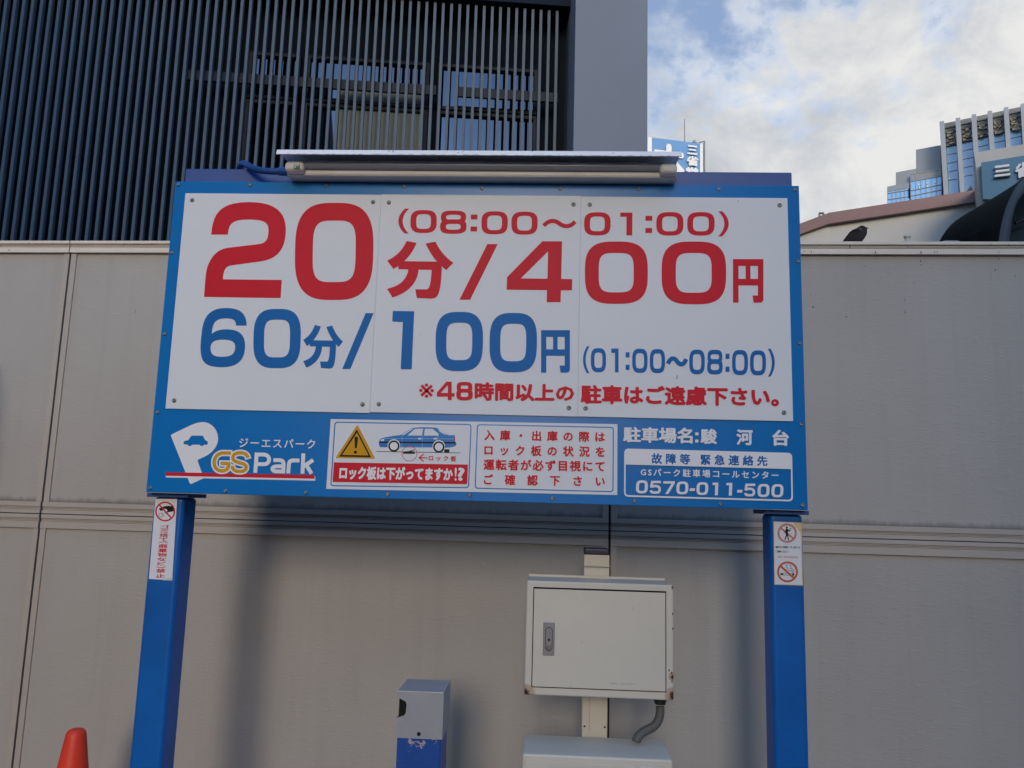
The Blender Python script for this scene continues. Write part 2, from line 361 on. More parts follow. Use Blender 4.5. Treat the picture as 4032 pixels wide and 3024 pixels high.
def stroke(pts, w):
    """outline of a polyline of width w (flat ends)"""
    L, R = [], []
    for i, (x, y) in enumerate(pts):
        def nrm(a, b):
            dx, dy = b[0]-a[0], b[1]-a[1]; l = math.hypot(dx, dy) or 1; return (-dy/l, dx/l)
        n1 = nrm(pts[i-1], pts[i]) if i else None; n2 = nrm(pts[i], pts[i+1]) if i < len(pts)-1 else None
        if n1 and n2:
            nx, ny = n1[0]+n2[0], n1[1]+n2[1]; l = nx*nx+ny*ny; k = min(2/l, 3.0) if l > 1e-6 else 1; nx, ny = nx*k, ny*k
        else: nx, ny = n1 or n2
        L.append((x+nx*w/2, y+ny*w/2)); R.append((x-nx*w/2, y-ny*w/2))
    return L+R[::-1]
def circle(cx, cy, r, n=40, ry=None): return [(cx+r*cos(2*pi*i/n), cy+(ry or r)*sin(2*pi*i/n)) for i in range(n)]
def superell(L, R, T, B, e, n=64):
    cx, cy, a, b = (L+R)/2, (T+B)/2, (R-L)/2, (B-T)/2; out = []
    for i in range(n):
        t = 2*pi*i/n; c, s = cos(t), sin(t)
        out.append((cx+a*math.copysign(abs(c)**(2/e), c), cy+b*math.copysign(abs(s)**(2/e), s)))
    return out
def roundrect(TL, TR, BR, BL, r, n=6):
    P = [Vector(TL), Vector(TR), Vector(BR), Vector(BL)]; out = []
    for i in range(4):
        p, a, b = P[i], P[i-1], P[(i+1) % 4]
        p1 = p+(a-p).normalized()*r; p2 = p+(b-p).normalized()*r
        for k in range(n+1):
            t = k/n; q = p1*(1-t)**2+p*2*t*(1-t)+p2*t*t; out.append((q.x, q.y))
    return out
class Print:
    """Prints inks on a vertical plane (y = const by default); every shape sits a hair in front of the one before."""
    def __init__(self, mb, y, plane=None, step=0.000025): self.mb, self.y, self.k, self.step, self.plane = mb, y, 0, step, plane
    def p3(self, px, py):
        d = self.k*self.step
        if self.plane: p0, n = self.plane; return hit(px, py, p0, n)-ray(px, py).normalized()*d*8
        return at(px, py, self.y-d)
    def poly(self, polys, m, conv=lambda x, y: (x, y)):
        self.k += 1; vs, fs = fill2d([[(conv(x, y)[0], -conv(x, y)[1]) for x, y in p] for p in polys])
        self.mb.add([self.p3(x, -y) for x, y in vs], fs, m)
    def path(self, path, m, conv, holes=()): self.poly([bez(path)]+[bez(h) for h in holes], m, conv)
    def text(self, body, tl, tr, bl, br, m, bold=0.02, fit='space', strikes=6, res=2):
        """lettering inside the four photo points (already converted); bold = extra stroke half-width in em"""
        self.k += 1
        vs, fs = text2d(body, 1.0, res)
        bx = lambda q: (min(v[0] for v in q)-bold, max(v[0] for v in q)+bold, min(v[1] for v in q)-bold, max(v[1] for v in q)+bold)
        P = [self.p3(*q) for q in (tl, tr, bl, br)]
        wid = ((P[1]-P[0]).length+(P[3]-P[2]).length)/2; hei = ((P[2]-P[0]).length+(P[3]-P[1]).length)/2
        x0, x1, y0, y1 = bx(vs)
        if fit == 'space' and len(body) > 1:
            want = wid/hei*(y1-y0); v2, _ = text2d(body, 2.0, 1); g = bx(v2); s = 1+(want-(x1-x0))/max(1e-6, (g[1]-g[0])-(x1-x0))
            vs, fs = text2d(body, max(0.5, s), res); x0, x1, y0, y1 = bx(vs)
        offs = [(0, 0)]+[(bold*cos(2*pi*i/strikes), bold*sin(2*pi*i/strikes)) for i in range(strikes)] if bold else [(0, 0)]
        self.k0 = self.k
        for ox, oy in offs:
            self.k += 0.25; out = []
            for x, y in vs:
                u = (x+ox-x0)/(x1-x0); w = (y+oy-y0)/(y1-y0)
                p = (P[2]*(1-u)+P[3]*u)*(1-w)+(P[0]*(1-u)+P[1]*u)*w
                out.append(p+self.lift())
            self.mb.add(out, fs, m)
    def lift(self):
        d = (self.k-self.k0)*self.step
        return self.plane[1]*(d*8) if self.plane else Vector((0, -d, 0))
    # ---- drawn digits; box = photo pixels (left, right, top, bottom) at mid-height / mid-width
    def ribbon(self, pts, w, m, conv):        # a wide stroke laid in short overlapping pieces, so that tight bends stay filled
        for i in range(0, len(pts)-1, 3):
            self.k -= 0.88; self.poly([stroke(pts[i:i+4+(1 if i+4 < len(pts) else 0)], w)], m, conv)
    def glyph(self, ch, L, R, T, B, tx, ty, m, conv, lean=0.0):
        W, H = R-L, B-T
        def cv(x, y): return conv(x-lean*(y-(T+B)/2)/H, y)
        if ch == '0':
            self.poly([superell(L, R, T, B, 3.0), superell(L+tx, R-tx, T+ty, B-ty, 3.6)], m, cv)
        elif ch == '8':
            mid = T+H*0.475
            self.poly([superell(L+W*.025, R-W*.025, T, mid+ty*.55, 3.0), superell(L+tx, R-tx, T+ty, mid-ty*.45, 3.2)], m, cv)
            self.poly([superell(L, R, mid-ty*.55, B, 3.0), superell(L+tx, R-tx, mid+ty*.5, B-ty, 3.2)], m, cv)
        elif ch == '1':
            self.poly([[(L, T), (R, T), (R, B), (R-tx, B), (R-tx, T+ty), (L, T+ty)]], m, cv)
        elif ch == ':':
            s = H*0.29
            self.poly([[(L, T), (R, T), (R, T+s), (L, T+s)]], m, cv); self.poly([[(L, B-s), (R, B-s), (R, B), (L, B)]], m, cv)
        elif ch == '-': self.poly([[(L, T), (R, T), (R, B), (L, B)]], m, cv)
        elif ch in '()':
            a = [('M', L+W*.62, T), ('C', L-W*.20, T+H*.30, L-W*.20, T+H*.70, L+W*.62, B), ('L', R, B), ('C', L+W*.22, T+H*.70, L+W*.22, T+H*.30, R, T)]
            p = bez(a)
            if ch == ')': p = [(L+R-x, y) for x, y in p]
            self.poly([p], m, cv)
        elif ch == '~':
            c = bez([('M', L+W*.04, B-H*.22), ('C', L+W*.22, T-H*.22, L+W*.42, T+H*.20, L+W*.5, T+H*.5), ('C', L+W*.60, B-H*.20, L+W*.80, B+H*.20, R-W*.04, T+H*.22)], 14)
            self.poly([stroke(c, ty)], m, cv)
        elif ch == '4':
            self.poly([[(L+W*.54, T), (R-W*.16, T), (R-W*.16, B-H*.38), (R, B-H*.38), (R, B-H*.19), (R-W*.16, B-H*.19), (R-W*.16, B), (R-W*.385, B), (R-W*.385, B-H*.19), (L, B-H*.19), (L, B-H*.41)],
                       [(L+W*.625, T+H*.18), (L+W*.625, B-H*.385), (L+W*.215, B-H*.385)]], m, cv)
        elif ch == '5':
            self.poly([[(L+W*.10, T), (R-W*.05, T), (R-W*.05, T+ty), (L+W*.10+tx*.8, T+ty), (L+tx*.85, T+H*.52), (L+W*.03, T+H*.52)]], m, cv)
            c = bez([('M', L+tx*.4, T+H*.49), ('C', L+W*.35, T+H*.36, R-tx*.5, T+H*.36, R-tx*.5, T+H*.66), ('C', R-tx*.5, B-ty*.4, L+W*.7, B-ty*.5, L+W*.5, B-ty*.5), ('C', L+W*.25, B-ty*.5, L+tx*.5, B-ty*.6, L+tx*.5, B-H*.27)], 12)
            self.poly([stroke(c, ty*1.05)], m, cv)
        elif ch == '7':
            self.poly([[(L, T), (R, T), (R, T+ty*.9), (L+W*.48, B), (L+W*.20, B), (R-tx*1.05, T+ty), (L, T+ty)]], m, cv)
    def kanji_fun(self, L, R, T, B, m, conv):
        W, H = R-L, B-T
        def g(x, y): return (L+(x-275)/577*W, T+(y-550)/512*H)
        def cv(x, y): return conv(*g(x, y))
        S = [[('M', 445, 550), ('C', 410, 630, 350, 690, 275, 722), ('L', 330, 797), ('C', 430, 740, 495, 660, 532, 567)],
             [('M', 697, 556), ('C', 735, 640, 790, 700, 852, 742), ('L', 790, 806), ('C', 700, 740, 650, 660, 610, 573)],
             [('M', 372, 727), ('L', 745, 732), ('L', 750, 806), ('L', 372, 798)],
             [('M', 462, 790), ('C', 445, 900, 380, 945, 275, 970), ('L', 322, 1047), ('C', 470, 1000, 545, 910, 550, 790)],
             [('M', 664, 780), ('L', 752, 780), ('C', 747, 900, 738, 1000, 710, 1035), ('C', 690, 1060, 660, 1057, 640, 1056), ('L', 533, 1050), ('L', 520, 974), ('L', 618, 975), ('C', 650, 972, 657, 900, 664, 780)]]
        for s in S: self.poly([bez(s)], m, cv)
    def kanji_en(self, L, R, T, B, m, conv):
        W, H = R-L, B-T
        def cv(x, y): return conv(L+(x-1518)/265*W, T+(y-708)/380*H)
        for a in ((1518, 1566, 708, 1088), (1566, 1735, 708, 768), (1628, 1670, 768, 880), (1566, 1735, 880, 937)):
            self.poly([[(a[0], a[2]), (a[1], a[2]), (a[1], a[3]), (a[0], a[3])]], m, cv)
        self.poly([bez([('M', 1735, 708), ('L', 1783, 708), ('L', 1783, 1050), ('C', 1783, 1080, 1770, 1088, 1745, 1088), ('L', 1697, 1088), ('L', 1688, 1025), ('L', 1735, 1025)])], m, cv)

c1, c2, c3 = K(600, 700, 2.212), K(1400, 700, 2.212), K(2200, 700, 2.212)
r4, r5, r6 = K(600, 1180, 2.212), K(1400, 1180, 2.212), K(2200, 1180, 2.212)
L1, L2, L3, L4 = K(570, 1600, 3.0301), K(1250, 1600, 3.4031), K(1850, 1620, 3.4031), K(2400, 1620, 2.765)

# ------------------------------------------------------------------ setting: ground
g = MB(); g.flat([(-400, -400, 0), (400, -400, 0), (400, 800, 0), (-400, 800, 0)], 'asphalt'); structure(g.build('ground'))

# ------------------------------------------------------------------ panel wall behind the sign
WY = radians(-1.712); WU = Vector((cos(WY), sin(WY), 0)); WN = Vector((sin(WY), -cos(WY), 0))   # WN points to the viewer
W0 = Vector((0, 0.7, 0))
wall = thing('panel_wall', 'tall beige wall of embossed metal panels with ribbed coping behind the sign', 'wall', tuple(W0))
def wp(u, d, z): q = W0+WU*u+WN*d; return (q.x, q.y, z)         # d = towards the viewer
WROT = Matrix(((WU.x, -WN.x, 0, W0.x), (WU.y, -WN.y, 0, W0.y), (0, 0, 1, 0), (0, 0, 0, 1)))
def wbox(mb, u0, u1, d0, d1, z0, z1, m, bev=0.0): mb.box(u0, u1, -d1, -d0, z0, z1, m, bev, WROT)
def wall_px(px, py, d=0.0): return hit(px, py, W0+WN*d, WN)
joints = [-5.945+2.126*i for i in range(6)]
cR, cX, cW3 = K(3100, 880, 2.3734), K(0, 900, 3.16), K(0, 1800, 3.16)
flecks_panel = [(cX(1685, 1028), 5, 20), (cX(1683, 1048), 9, 6), (cR(1247, 350), 7, 34), (cR(1247, 385), 10, 12), (cR(1100, 830), 7, 26), (cR(1187, 555), 5, 30), (cR(1095, 710), 3, 34), (cR(240, 780), 16, 22), (cR(552, 872), 20, 18), (cR(1942, 435), 10, 22),
                (cR(818, 330), 9, 10), (cR(1978, 332), 10, 12), (cR(2130, 490), 6, 22), (cR(883, 688), 6, 6), (cR(218, 672), 8, 7), (cR(180, 316), 12, 5), (cR(730, 400), 8, 7), (cR(790, 440), 6, 6), (K(3100, 1950, 2.3734)(352, 553), 6, 12), (K(2000, 1950, 2.011)(1660, 400), 9, 9)]
flecks_cop = [(cR(312, 203), 6, 10), (cR(825, 268), 16, 18), (cR(1250, 272), 12, 40), (cR(1377, 266), 8, 22), (cR(1402, 266), 8, 22), (cR(586, 215), 12, 30), (cR(586, 296), 14, 12), (cR(225, 262), 10, 14), (cR(1123, 210), 14, 14), (cR(1903, 195), 8, 16), (cR(2070, 195), 5, 26), (cR(1978, 270), 5, 30), (cR(2132, 220), 4, 16), (cR(158, 258), 14, 8),
              (cX(950, 188), 10, 8), (cX(112, 265), 14, 14), (cX(358, 180), 10, 12), (cX(1690, 308), 26, 8), (cX(1258, 312), 14, 8), (cX(1536, 196), 18, 8)]
def fleck(mb, pos, w, h, d, sc=2.37):
    w, h = w/sc/2, h/sc/2; n = 9
    pts = []
    for i in range(n):
        a = 2*pi*i/n; r = random.uniform(0.6, 1.15); pts.append(wall_px(pos[0]+w*r*cos(a), pos[1]+h*r*sin(a), d))
    mb.flat(pts, 'fleck')
ZB, ZS, ZT, ZC = 1.355, 1.408, 1.453, 2.423
def bay_of(p): return max(i for i in range(5) if joints[i] < (p-W0).dot(WU))
for i in range(5):
    a, b = joints[i], joints[i+1]; gap = 0.004
    up_ = MB(); lo = MB()
    wbox(up_, a+0.026, b-0.026, -0.05, 0.0, ZT, ZC, 'stucco'); wbox(lo, a+0.026, b-0.026, -0.05, 0.0, 0.08, ZB, 'stucco')
    for pos, w, h in flecks_panel:
        q = wall_px(*pos)
        if bay_of(q) == i: fleck(up_ if q.z > ZS else lo, pos, w, h, 0.0012)
    up_.build('wall_panel', wall); lo.build('wall_panel', wall)
    for z0, z1, nm in ((ZT, ZC, 'side_trim'), (0.08, ZB, 'side_trim')):
        t = MB()
        for u0, u1 in ((a+gap, a+0.0255), (b-0.0255, b-gap)): wbox(t, u0, u1, -0.05, 0.007, z0, z1, 'trim', 0.0012)
        t.build(nm, wall)
    # ribbed middle band: bottom rail of the upper panel, top rail of the lower one
    t = MB()
    for z0, z1, lines in ((1.4098, 1.4528, (1.4335, 1.4285, 1.4235)), (1.3552, 1.4068, (1.3905, 1.3855, 1.3805))):
        edges = [z1]+list(lines)+[z0]
        for k in range(len(edges)-1):
            wbox(t, a+gap, b-gap, -0.05, 0.010 if k in (0, 3) else 0.008, edges[k+1]+(0.0 if k == 3 else 0.0017), edges[k]-(0.0 if k == 0 else 0.0012), 'trim', 0.0008)
    wbox(t, a+gap+.001, b-gap-.001, -0.045, 0.0045, 1.3562, 1.4055, 'trim'); wbox(t, a+gap+.001, b-gap-.001, -0.045, 0.0045, 1.411, 1.4515, 'trim')
    t.build('middle_band', wall)
    t = MB()
    edges = [2.472, 2.4585, 2.4525, 2.4470, 2.4235]
    for k in range(4):
        wbox(t, a+gap*.5, b-gap*.5, -0.06, (0.020, 0.014, 0.014, 0.016)[k], edges[k+1]+0.0018, edges[k]-(0.001 if k else 0), 'coping', 0.001)
    for pos, w, h in flecks_cop:
        if bay_of(wall_px(*pos)) == i: fleck(t, pos, w, h, 0.0205, 2.6)
    t.build('coping', wall)
t = MB(); wbox(t, joints[0], joints[-1], -0.055, -0.012, 0.0, 2.455, 'groove'); t.build('backing', wall)
t = MB(); wbox(t, joints[0], joints[-1], -0.10, 0.02, 0.0, 0.079, 'concrete'); t.build('plinth', wall)

# ------------------------------------------------------------------ the parking sign
sign = thing('parking_sign', 'large blue and white parking price board on two square blue posts', 'sign', (0, 0.09, 0))
XS, ZS0, ZS1 = 0.91, 1.5, 2.4144
b = MB()
b.box(-XS, XS, 0.0, 0.045, ZS0, ZS1, 'blue', 0.0015)
for p in [(703, 728), (984, 729), (1286, 732), (1591, 736), (1897, 742), (2205, 743), (2516, 744), (2830, 744), (3129, 746.6), (677, 996), (648, 1315), (620, 1624), (592, 1921), (888.5, 1932.7), (1203.7, 1940), (1526.8, 1946.8), (1849.5, 1950.6), (2176, 1961.5), (2498, 1972.6), (2837.6, 1985), (3160.6, 1989.6), (3141.7, 1028.7), (3148, 1351), (3154.8, 1669.6)]:
    q = at(*p, 0.0); b.dome(q.x, 0.0, q.z, 0.0058)
pr = Print(b, -0.0006)
# emblem, company lettering
pr.poly([bez([('M', 318, 365), ('C', 308, 350, 310, 340, 330, 330), ('L', 560, 220), ('C', 610, 198, 660, 187, 700, 187), ('C', 800, 190, 875, 285, 875, 385), ('C', 875, 480, 800, 560, 720, 597), ('L', 642, 633), ('C', 630, 640, 630, 650, 634, 662), ('L', 705, 857), ('L', 562, 923), ('C', 548, 930, 540, 922, 535, 912)]),
         [(460, 440), (470, 415), (520, 402), (545, 365), (560, 350), (690, 350), (705, 370), (720, 402), (750, 418), (752, 445), (745, 458), (705, 458), (695, 473), (670, 473), (655, 458), (565, 458), (552, 473), (525, 473), (512, 458), (465, 452)]], 'white_ink', L1)
pr.poly([[(250, 800), (2034, 835), (2034, 887), (250, 848)]], 'white_ink', L1)
pr.poly([[(248, 785), (2025, 819), (2025, 864), (248, 829)]], 'red', L1)
G = bez([('M', 1030, 558), ('L', 940, 556), ('C', 860, 558, 828, 620, 828, 668), ('C', 828, 740, 870, 771, 925, 771), ('C', 985, 771, 1003, 725, 1003, 684), ('L', 905, 681)])
Sg = bez([('M', 1230, 614), ('C', 1224, 572, 1190, 554, 1140, 554), ('C', 1080, 554, 1050, 580, 1052, 615), ('C', 1056, 655, 1100, 664, 1140, 675), ('C', 1195, 690, 1215, 702, 1208, 738), ('C', 1200, 768, 1170, 777, 1130, 777), ('C', 1075, 777, 1050, 755, 1042, 712)])
Gx = G[:-1]+[(886, 680)]; Gx[0] = (1046, 558); Sx = [(1235, 630)]+Sg[1:-1]+[(1038, 696)]
Ga, Gb = G[:-1], [(1020, 683), (905, 681)]
for q in (Gx[:-1], Sx): pr.ribbon(q, 76, 'white_ink', L1)
pr.poly([stroke([(1030, 683), (886, 680)], 76)], 'white_ink', L1); pr.k += 1
for q in (Ga, Sg): pr.ribbon(q, 40, 'yellow', L1)
pr.poly([stroke(Gb, 40)], 'yellow', L1)
for q in ([('M', 1318, 792), ('L', 1336, 551)], [('M', 1334, 574), ('L', 1420, 575), ('C', 1505, 578, 1505, 692, 1420, 690), ('L', 1334, 688)],
          [('M', 1535, 642), ('L', 1600, 642), ('C', 1648, 642, 1658, 662, 1656, 700), ('L', 1652, 800)], [('M', 1650, 777), ('L', 1570, 776), ('C', 1508, 775, 1508, 718, 1570, 716), ('L', 1652, 714)],
          [('M', 1711, 800), ('L', 1720, 695), ('C', 1724, 655, 1740, 645, 1780, 645), ('L', 1845, 646)],
          [('M', 1882, 803), ('L', 1892, 562)], [('M', 1888, 720), ('L', 2010, 640)], [('M', 1922, 690), ('L', 1990, 803)]):
    pr.poly([stroke(bez(q), 46)], 'white_ink', L1)
pr.text('ジーエスパーク', L1(1127, 376), L1(2035, 396), L1(1127, 488), L1(2035, 506), 'white_ink', 0.014, 'space')
# lock-plate notice (two framed panels on one white sheet)
def quad(cs, pts, m): pr.poly([pts], m, cs)
pr.poly([[L2(178, 170), L3(1978, 170), L3(1975, 1120), L2(117, 1105)]], 'white')
for cs, q, rr in ((L2, ((228, 205), (2066, 236), (2032, 1098), (172, 1070)), 46), (L3, ((95, 170), (1931, 208), (1925, 1083), (64, 1036)), 46)):
    cxm, cym = sum(p[0] for p in q)/4, sum(p[1] for p in q)/4
    inn = [(x+(15 if x < cxm else -15), y+(15 if y < cym else -15)) for x, y in q]
    pr.poly([roundrect(*q, rr), roundrect(*inn, rr-13)], 'blue', cs)
pr.poly([roundrect((535, 245), (775, 703), (760, 703), (240, 693), 22)], 'yellow', L2)
pr.poly([[(528, 308), (720, 683), (293, 673)], [(529, 352), (683, 657), (331, 650)]], 'black', L2)
pr.poly([bez([('M', 496, 430), ('C', 496, 396, 546, 396, 544, 430), ('L', 528, 560), ('L', 500, 560)])], 'black', L2)
pr.poly([circle(509, 614, 21)], 'black', L2)
pr.poly([bez([('M', 822, 490), ('L', 834, 448), ('C', 850, 430, 870, 424, 895, 418), ('C', 960, 402, 1040, 394, 1110, 384), ('L', 1840, 386), ('L', 1846, 470), ('L', 1864, 500), ('C', 1864, 540, 1820, 550, 1700, 555), ('L', 845, 548), ('C', 825, 530, 820, 510, 822, 490)])], 'blue', L2)
pr.poly([bez([('M', 1108, 386), ('L', 1262, 294), ('C', 1310, 276, 1540, 276, 1604, 290), ('L', 1700, 352), ('L', 1760, 388)])], 'blue', L2)
for q in ([(1126, 383), (1262, 300), (1285, 299), (1160, 383)], [(1205, 390), (1308, 300), (1418, 300), (1400, 391)], [(1440, 300), (1545, 302), (1622, 365), (1622, 393), (1425, 392)], [(1612, 300), (1645, 318), (1735, 380), (1710, 378), (1640, 340)]):
    pr.poly([q], 'white', L2)
pr.poly([circle(1198, 378, 24, 20, 9)], 'blue', L2)
for a, c_, w in (((890, 428), (1830, 436), 5), ((1135, 388), (1130, 545), 5), ((1408, 392), (1404, 548), 5), ((1622, 393), (1590, 470), 5), ((1115, 545), (1540, 549), 5)):
    pr.poly([stroke([a, c_], w)], 'cyan_ink', L2)
pr.poly([[(826, 468), (1850, 478), (1852, 499), (826, 490)]], 'black', L2)
pr.poly([[(842, 466), (860, 440), (896, 436), (890, 466)]], 'white', L2)
pr.poly([[(1822, 415), (1843, 415), (1843, 455), (1826, 452)]], 'red', L2)
for hx in (1370, 1578): pr.poly([circle(hx, 433, 26, 20, 11)], 'white', L2)
for wx, wy_ in ((1024, 532), (1626, 544)):
    pr.poly([circle(wx, wy_-8, 84)], 'white', L2); pr.poly([circle(wx, wy_, 76), circle(wx, wy_, 53)], 'black', L2); pr.poly([circle(wx, wy_, 53)], 'white_ink', L2)
pr.poly([stroke([(790, 604), (1916, 623)], 7)], 'black', L2)
pr.poly([[(1700, 574), (1768, 576), (1766, 622), (1698, 620)]], 'black', L2)
pr.poly([[(1148, 606), (1225, 600), (1300, 576), (1303, 586), (1255, 602), (1300, 606), (1306, 636), (1148, 634)]], 'black', L2)
pr.poly([circle(1232, 632, 103), circle(1232, 632, 96)], 'red', L2)
pr.poly([stroke([(1362, 688), (1476, 691)], 14)], 'red', L2); pr.poly([stroke([(1425, 640), (1362, 688), (1422, 738)], 14)], 'red', L2)
pr.text('ロック板', L2(1492, 655), L2(1862, 662), L2(1490, 728), L2(1858, 740), 'red', 0.03, 'space')
pr.poly([[(220, 750), (2016, 780), (2006, 1042), (203, 1012)]], 'red', L2)
pr.text('ロック板は下がってますか', L2(298, 798), L2(1818, 820), L2(288, 980), L2(1812, 1000), 'white_ink', 0.050, 'stretch', 8)
pr.text('!', L2(1840, 818), L2(1868, 818), L2(1836, 998), L2(1864, 998), 'white_ink', 0.02, 'stretch', 6)
pr.text('?', L2(1882, 818), L2(1975, 820), L2(1878, 998), L2(1970, 1000), 'white_ink', 0.04, 'stretch', 6)
rows = [('入庫・出庫の際は', (193, 243), (1812, 272), (193, 388), (1812, 412)), ('ロック板の状況を', (193, 444), (1810, 470), (193, 588), (1810, 614)),
        ('運転者が必ず目視にて', (182, 636), (1808, 662), (182, 786), (1808, 812)), ('ご確認下さい', (186, 838), (1812, 866), (186, 985), (1810, 1008))]
for t, a, c_, d, e in rows: pr.text(t, L3(*a), L3(*c_), L3(*d), L3(*e), 'red', 0.033, 'space')
# car-park name and call centre
pr.text('駐車場名', L4(150, 165), L4(905, 178), L4(148, 335), L4(905, 352), 'white_ink', 0.036, 'stretch')
pr.glyph(':', 933, 968, 228, 338, 0, 0, 'white_ink', L4)
for t, q in (('駿', (990, 1172, 185, 357)), ('河', (1380, 1560, 192, 370)), ('台', (1772, 1955, 198, 378))):
    pr.text(t, L4(q[0], q[2]), L4(q[1], q[2]+3), L4(q[0], q[3]-3), L4(q[1], q[3]), 'white_ink', 0.040, 'stretch')
pr.poly([roundrect((160, 403), (1988, 451), (1998, 981), (157, 928), 52), roundrect((177, 420), (1972, 467), (1980, 962), (174, 911), 40)], 'white_ink', L4)
pr.poly([bez([('M', 175, 578), ('L', 168, 440), ('C', 172, 415, 190, 410, 215, 410), ('L', 1930, 455), ('C', 1965, 458, 1980, 475, 1982, 500), ('L', 1984, 628)])], 'white_ink', L4)
pr.text('故障等 緊急連絡先', L4(457, 452), L4(1722, 484), L4(457, 572), L4(1720, 596), 'blue_ink', 0.036, 'space')
pr.text('GSパーク駐車場コールセンター', L4(338, 616), L4(1842, 652), L4(338, 702), L4(1842, 740), 'white_ink', 0.026, 'space')
for ch, q in zip('0570-011-500', ((288, 417, 750, 892), (437, 563, 755, 896), (583, 708, 760, 899), (728, 858, 763, 903), (873, 930, 836, 866), (947, 1075, 770, 910), (1120, 1182, 775, 913), (1270, 1334, 778, 917), (1390, 1446, 853, 884), (1465, 1590, 786, 925), (1612, 1742, 790, 932), (1763, 1893, 792, 935))):
    pr.glyph(ch, *q, 33, 26, 'white_ink', L4, 6)
board = b.build('sign_board', sign)

# three white price panels with the big lettering
def rect_panel(x0, x1, z0, z1, y0, y1, screws):
    p = MB(); p.box(x0, x1, y0, y1, z0, z1, 'white', 0.0007, None, 1)
    for s in screws: q = at(*s, y0); p.dome(q.x, y0, q.z, 0.0066)
    return p
p1 = rect_panel(-0.8745, -0.2900, 1.7355, 2.3760, -0.0040, -0.0003, [(756.9, 788), (1468.9, 795.8), (686, 1577), (1427.3, 1592)])
p2 = rect_panel(-0.2896, 0.2902, 1.7380, 2.3770, -0.0046, -0.0003, [(1531, 797.6), (2258, 805), (1491.5, 1591), (2239.8, 1605.9)])
p3 = rect_panel(0.2906, 0.8755, 1.7385, 2.3755, -0.0040, -0.0003, [(2322, 806), (3070, 808.5), (2306, 1607.7), (3087, 1625)])
q1, q2, q3 = Print(p1, -0.0044), Print(p2, -0.0050), Print(p3, -0.0044)
q1.path([('M', 512, 495), ('C', 525, 330, 570, 212, 840, 211), ('C', 1060, 211, 1162, 290, 1162, 450), ('C', 1162, 600, 1110, 705, 940, 729), ('L', 690, 763), ('C', 640, 770, 618, 800, 615, 884), ('L', 1127, 890), ('L', 1117, 1048), ('L', 450, 1038),
         ('C', 462, 840, 465, 780, 510, 710), ('C', 550, 640, 610, 613, 680, 607), ('L', 930, 577), ('C', 995, 568, 1011, 530, 1011, 450), ('C', 1011, 385, 960, 364, 840, 364), ('C', 720, 364, 665, 380, 657, 495)], 'red', c1)
q1.poly([superell(1242, 1924, 218, 1065, 3.0, 90), superell(1397, 1770, 373, 908, 3.9, 80)], 'red', lambda x, y: c1(x-16*(y-640)/850, y))
for ch, q in zip('(08:00~', ((372, 465, 268, 485), (478, 707, 281, 481), (737, 967, 286, 488), (1003, 1060, 320, 467), (1096, 1326, 292, 492), (1357, 1586, 295, 495), (1628, 1923, 366, 432))):
    q2.glyph(ch, *q, 51, 36, 'red', c2, 4)
for ch, q in zip('01:00)', ((221, 452, 300, 502), (535, 641, 303, 502), (755, 814, 331, 481), (850, 1086, 299, 503), (1119, 1358, 299, 503), (1388, 1481, 292, 511))):
    q3.glyph(ch, *q, 51, 37, 'red', c3, 2)
q2.kanji_fun(275, 852, 550, 1058, 'red', c2)
q2.poly([[(1148, 577), (1238, 577), (998, 1062), (905, 1062)]], 'red', c2)
q2.poly([[(1627, 553), (1799, 553), (1791, 881), (1888, 882), (1885, 980), (1789, 980), (1785, 1083), (1664, 1083), (1667, 978), (1315, 974), (1320, 865)], [(1677, 640), (1671, 879), (1440, 876)]], 'red', c2)
q3.poly([superell(228, 776, 555, 1098, 3.1, 90), superell(349, 653, 655, 998, 3.9, 80)], 'red', c3)
q3.poly([superell(896, 1458, 555, 1102, 3.1, 90), superell(1020, 1332, 655, 1001, 3.9, 80)], 'red', c3)
q3.kanji_en(1518, 1783, 708, 1088, 'red', c3)
# second line, blue
q1.path([('M', 728, 225), ('L', 822, 226), ('C', 820, 110, 755, 72, 640, 72), ('C', 480, 72, 438, 170, 428, 300), ('C', 415, 400, 415, 470, 435, 520), ('C', 462, 575, 520, 588, 615, 588), ('C', 745, 588, 808, 520, 808, 400), ('C', 808, 310, 760, 258, 650, 258), ('C', 590, 258, 550, 268, 518, 297), ('C', 522, 190, 560, 163, 640, 163), ('C', 700, 163, 728, 175, 728, 225)], 'blue_ink', r4,
        [[('M', 617, 348), ('C', 690, 348, 722, 370, 721, 410), ('C', 720, 470, 690, 497, 610, 497), ('C', 535, 497, 507, 480, 507, 420), ('C', 507, 370, 540, 348, 617, 348)]])
q1.poly([superell(880, 1292, 80, 597, 3.0, 80), superell(973, 1198, 174, 502, 3.8, 70)], 'blue_ink', lambda x, y: r4(x-12*(y-340)/517, y))
q1.kanji_fun(1313, 1660, 220, 604, 'blue_ink', r4)
q1.poly([[(1857, 117), (1927, 117), (1724, 604), (1653, 604)]], 'blue_ink', r4)
q2.poly([[(324, 98), (511, 101), (489, 606), (393, 605), (412, 194), (320, 190)]], 'blue_ink', r5)
for L_, R_, T_, B_ in ((697, 1110, 106, 622), (1167, 1580, 115, 632)):
    q2.poly([superell(L_, R_, T_, B_, 3.0, 80), superell(L_+94, R_-94, T_+94, B_-96, 3.8, 70)], 'blue_ink', lambda x, y: r5(x-6*(y-365)/517, y))
q2.kanji_en(1616, 1867, 265, 635, 'blue_ink', r5)
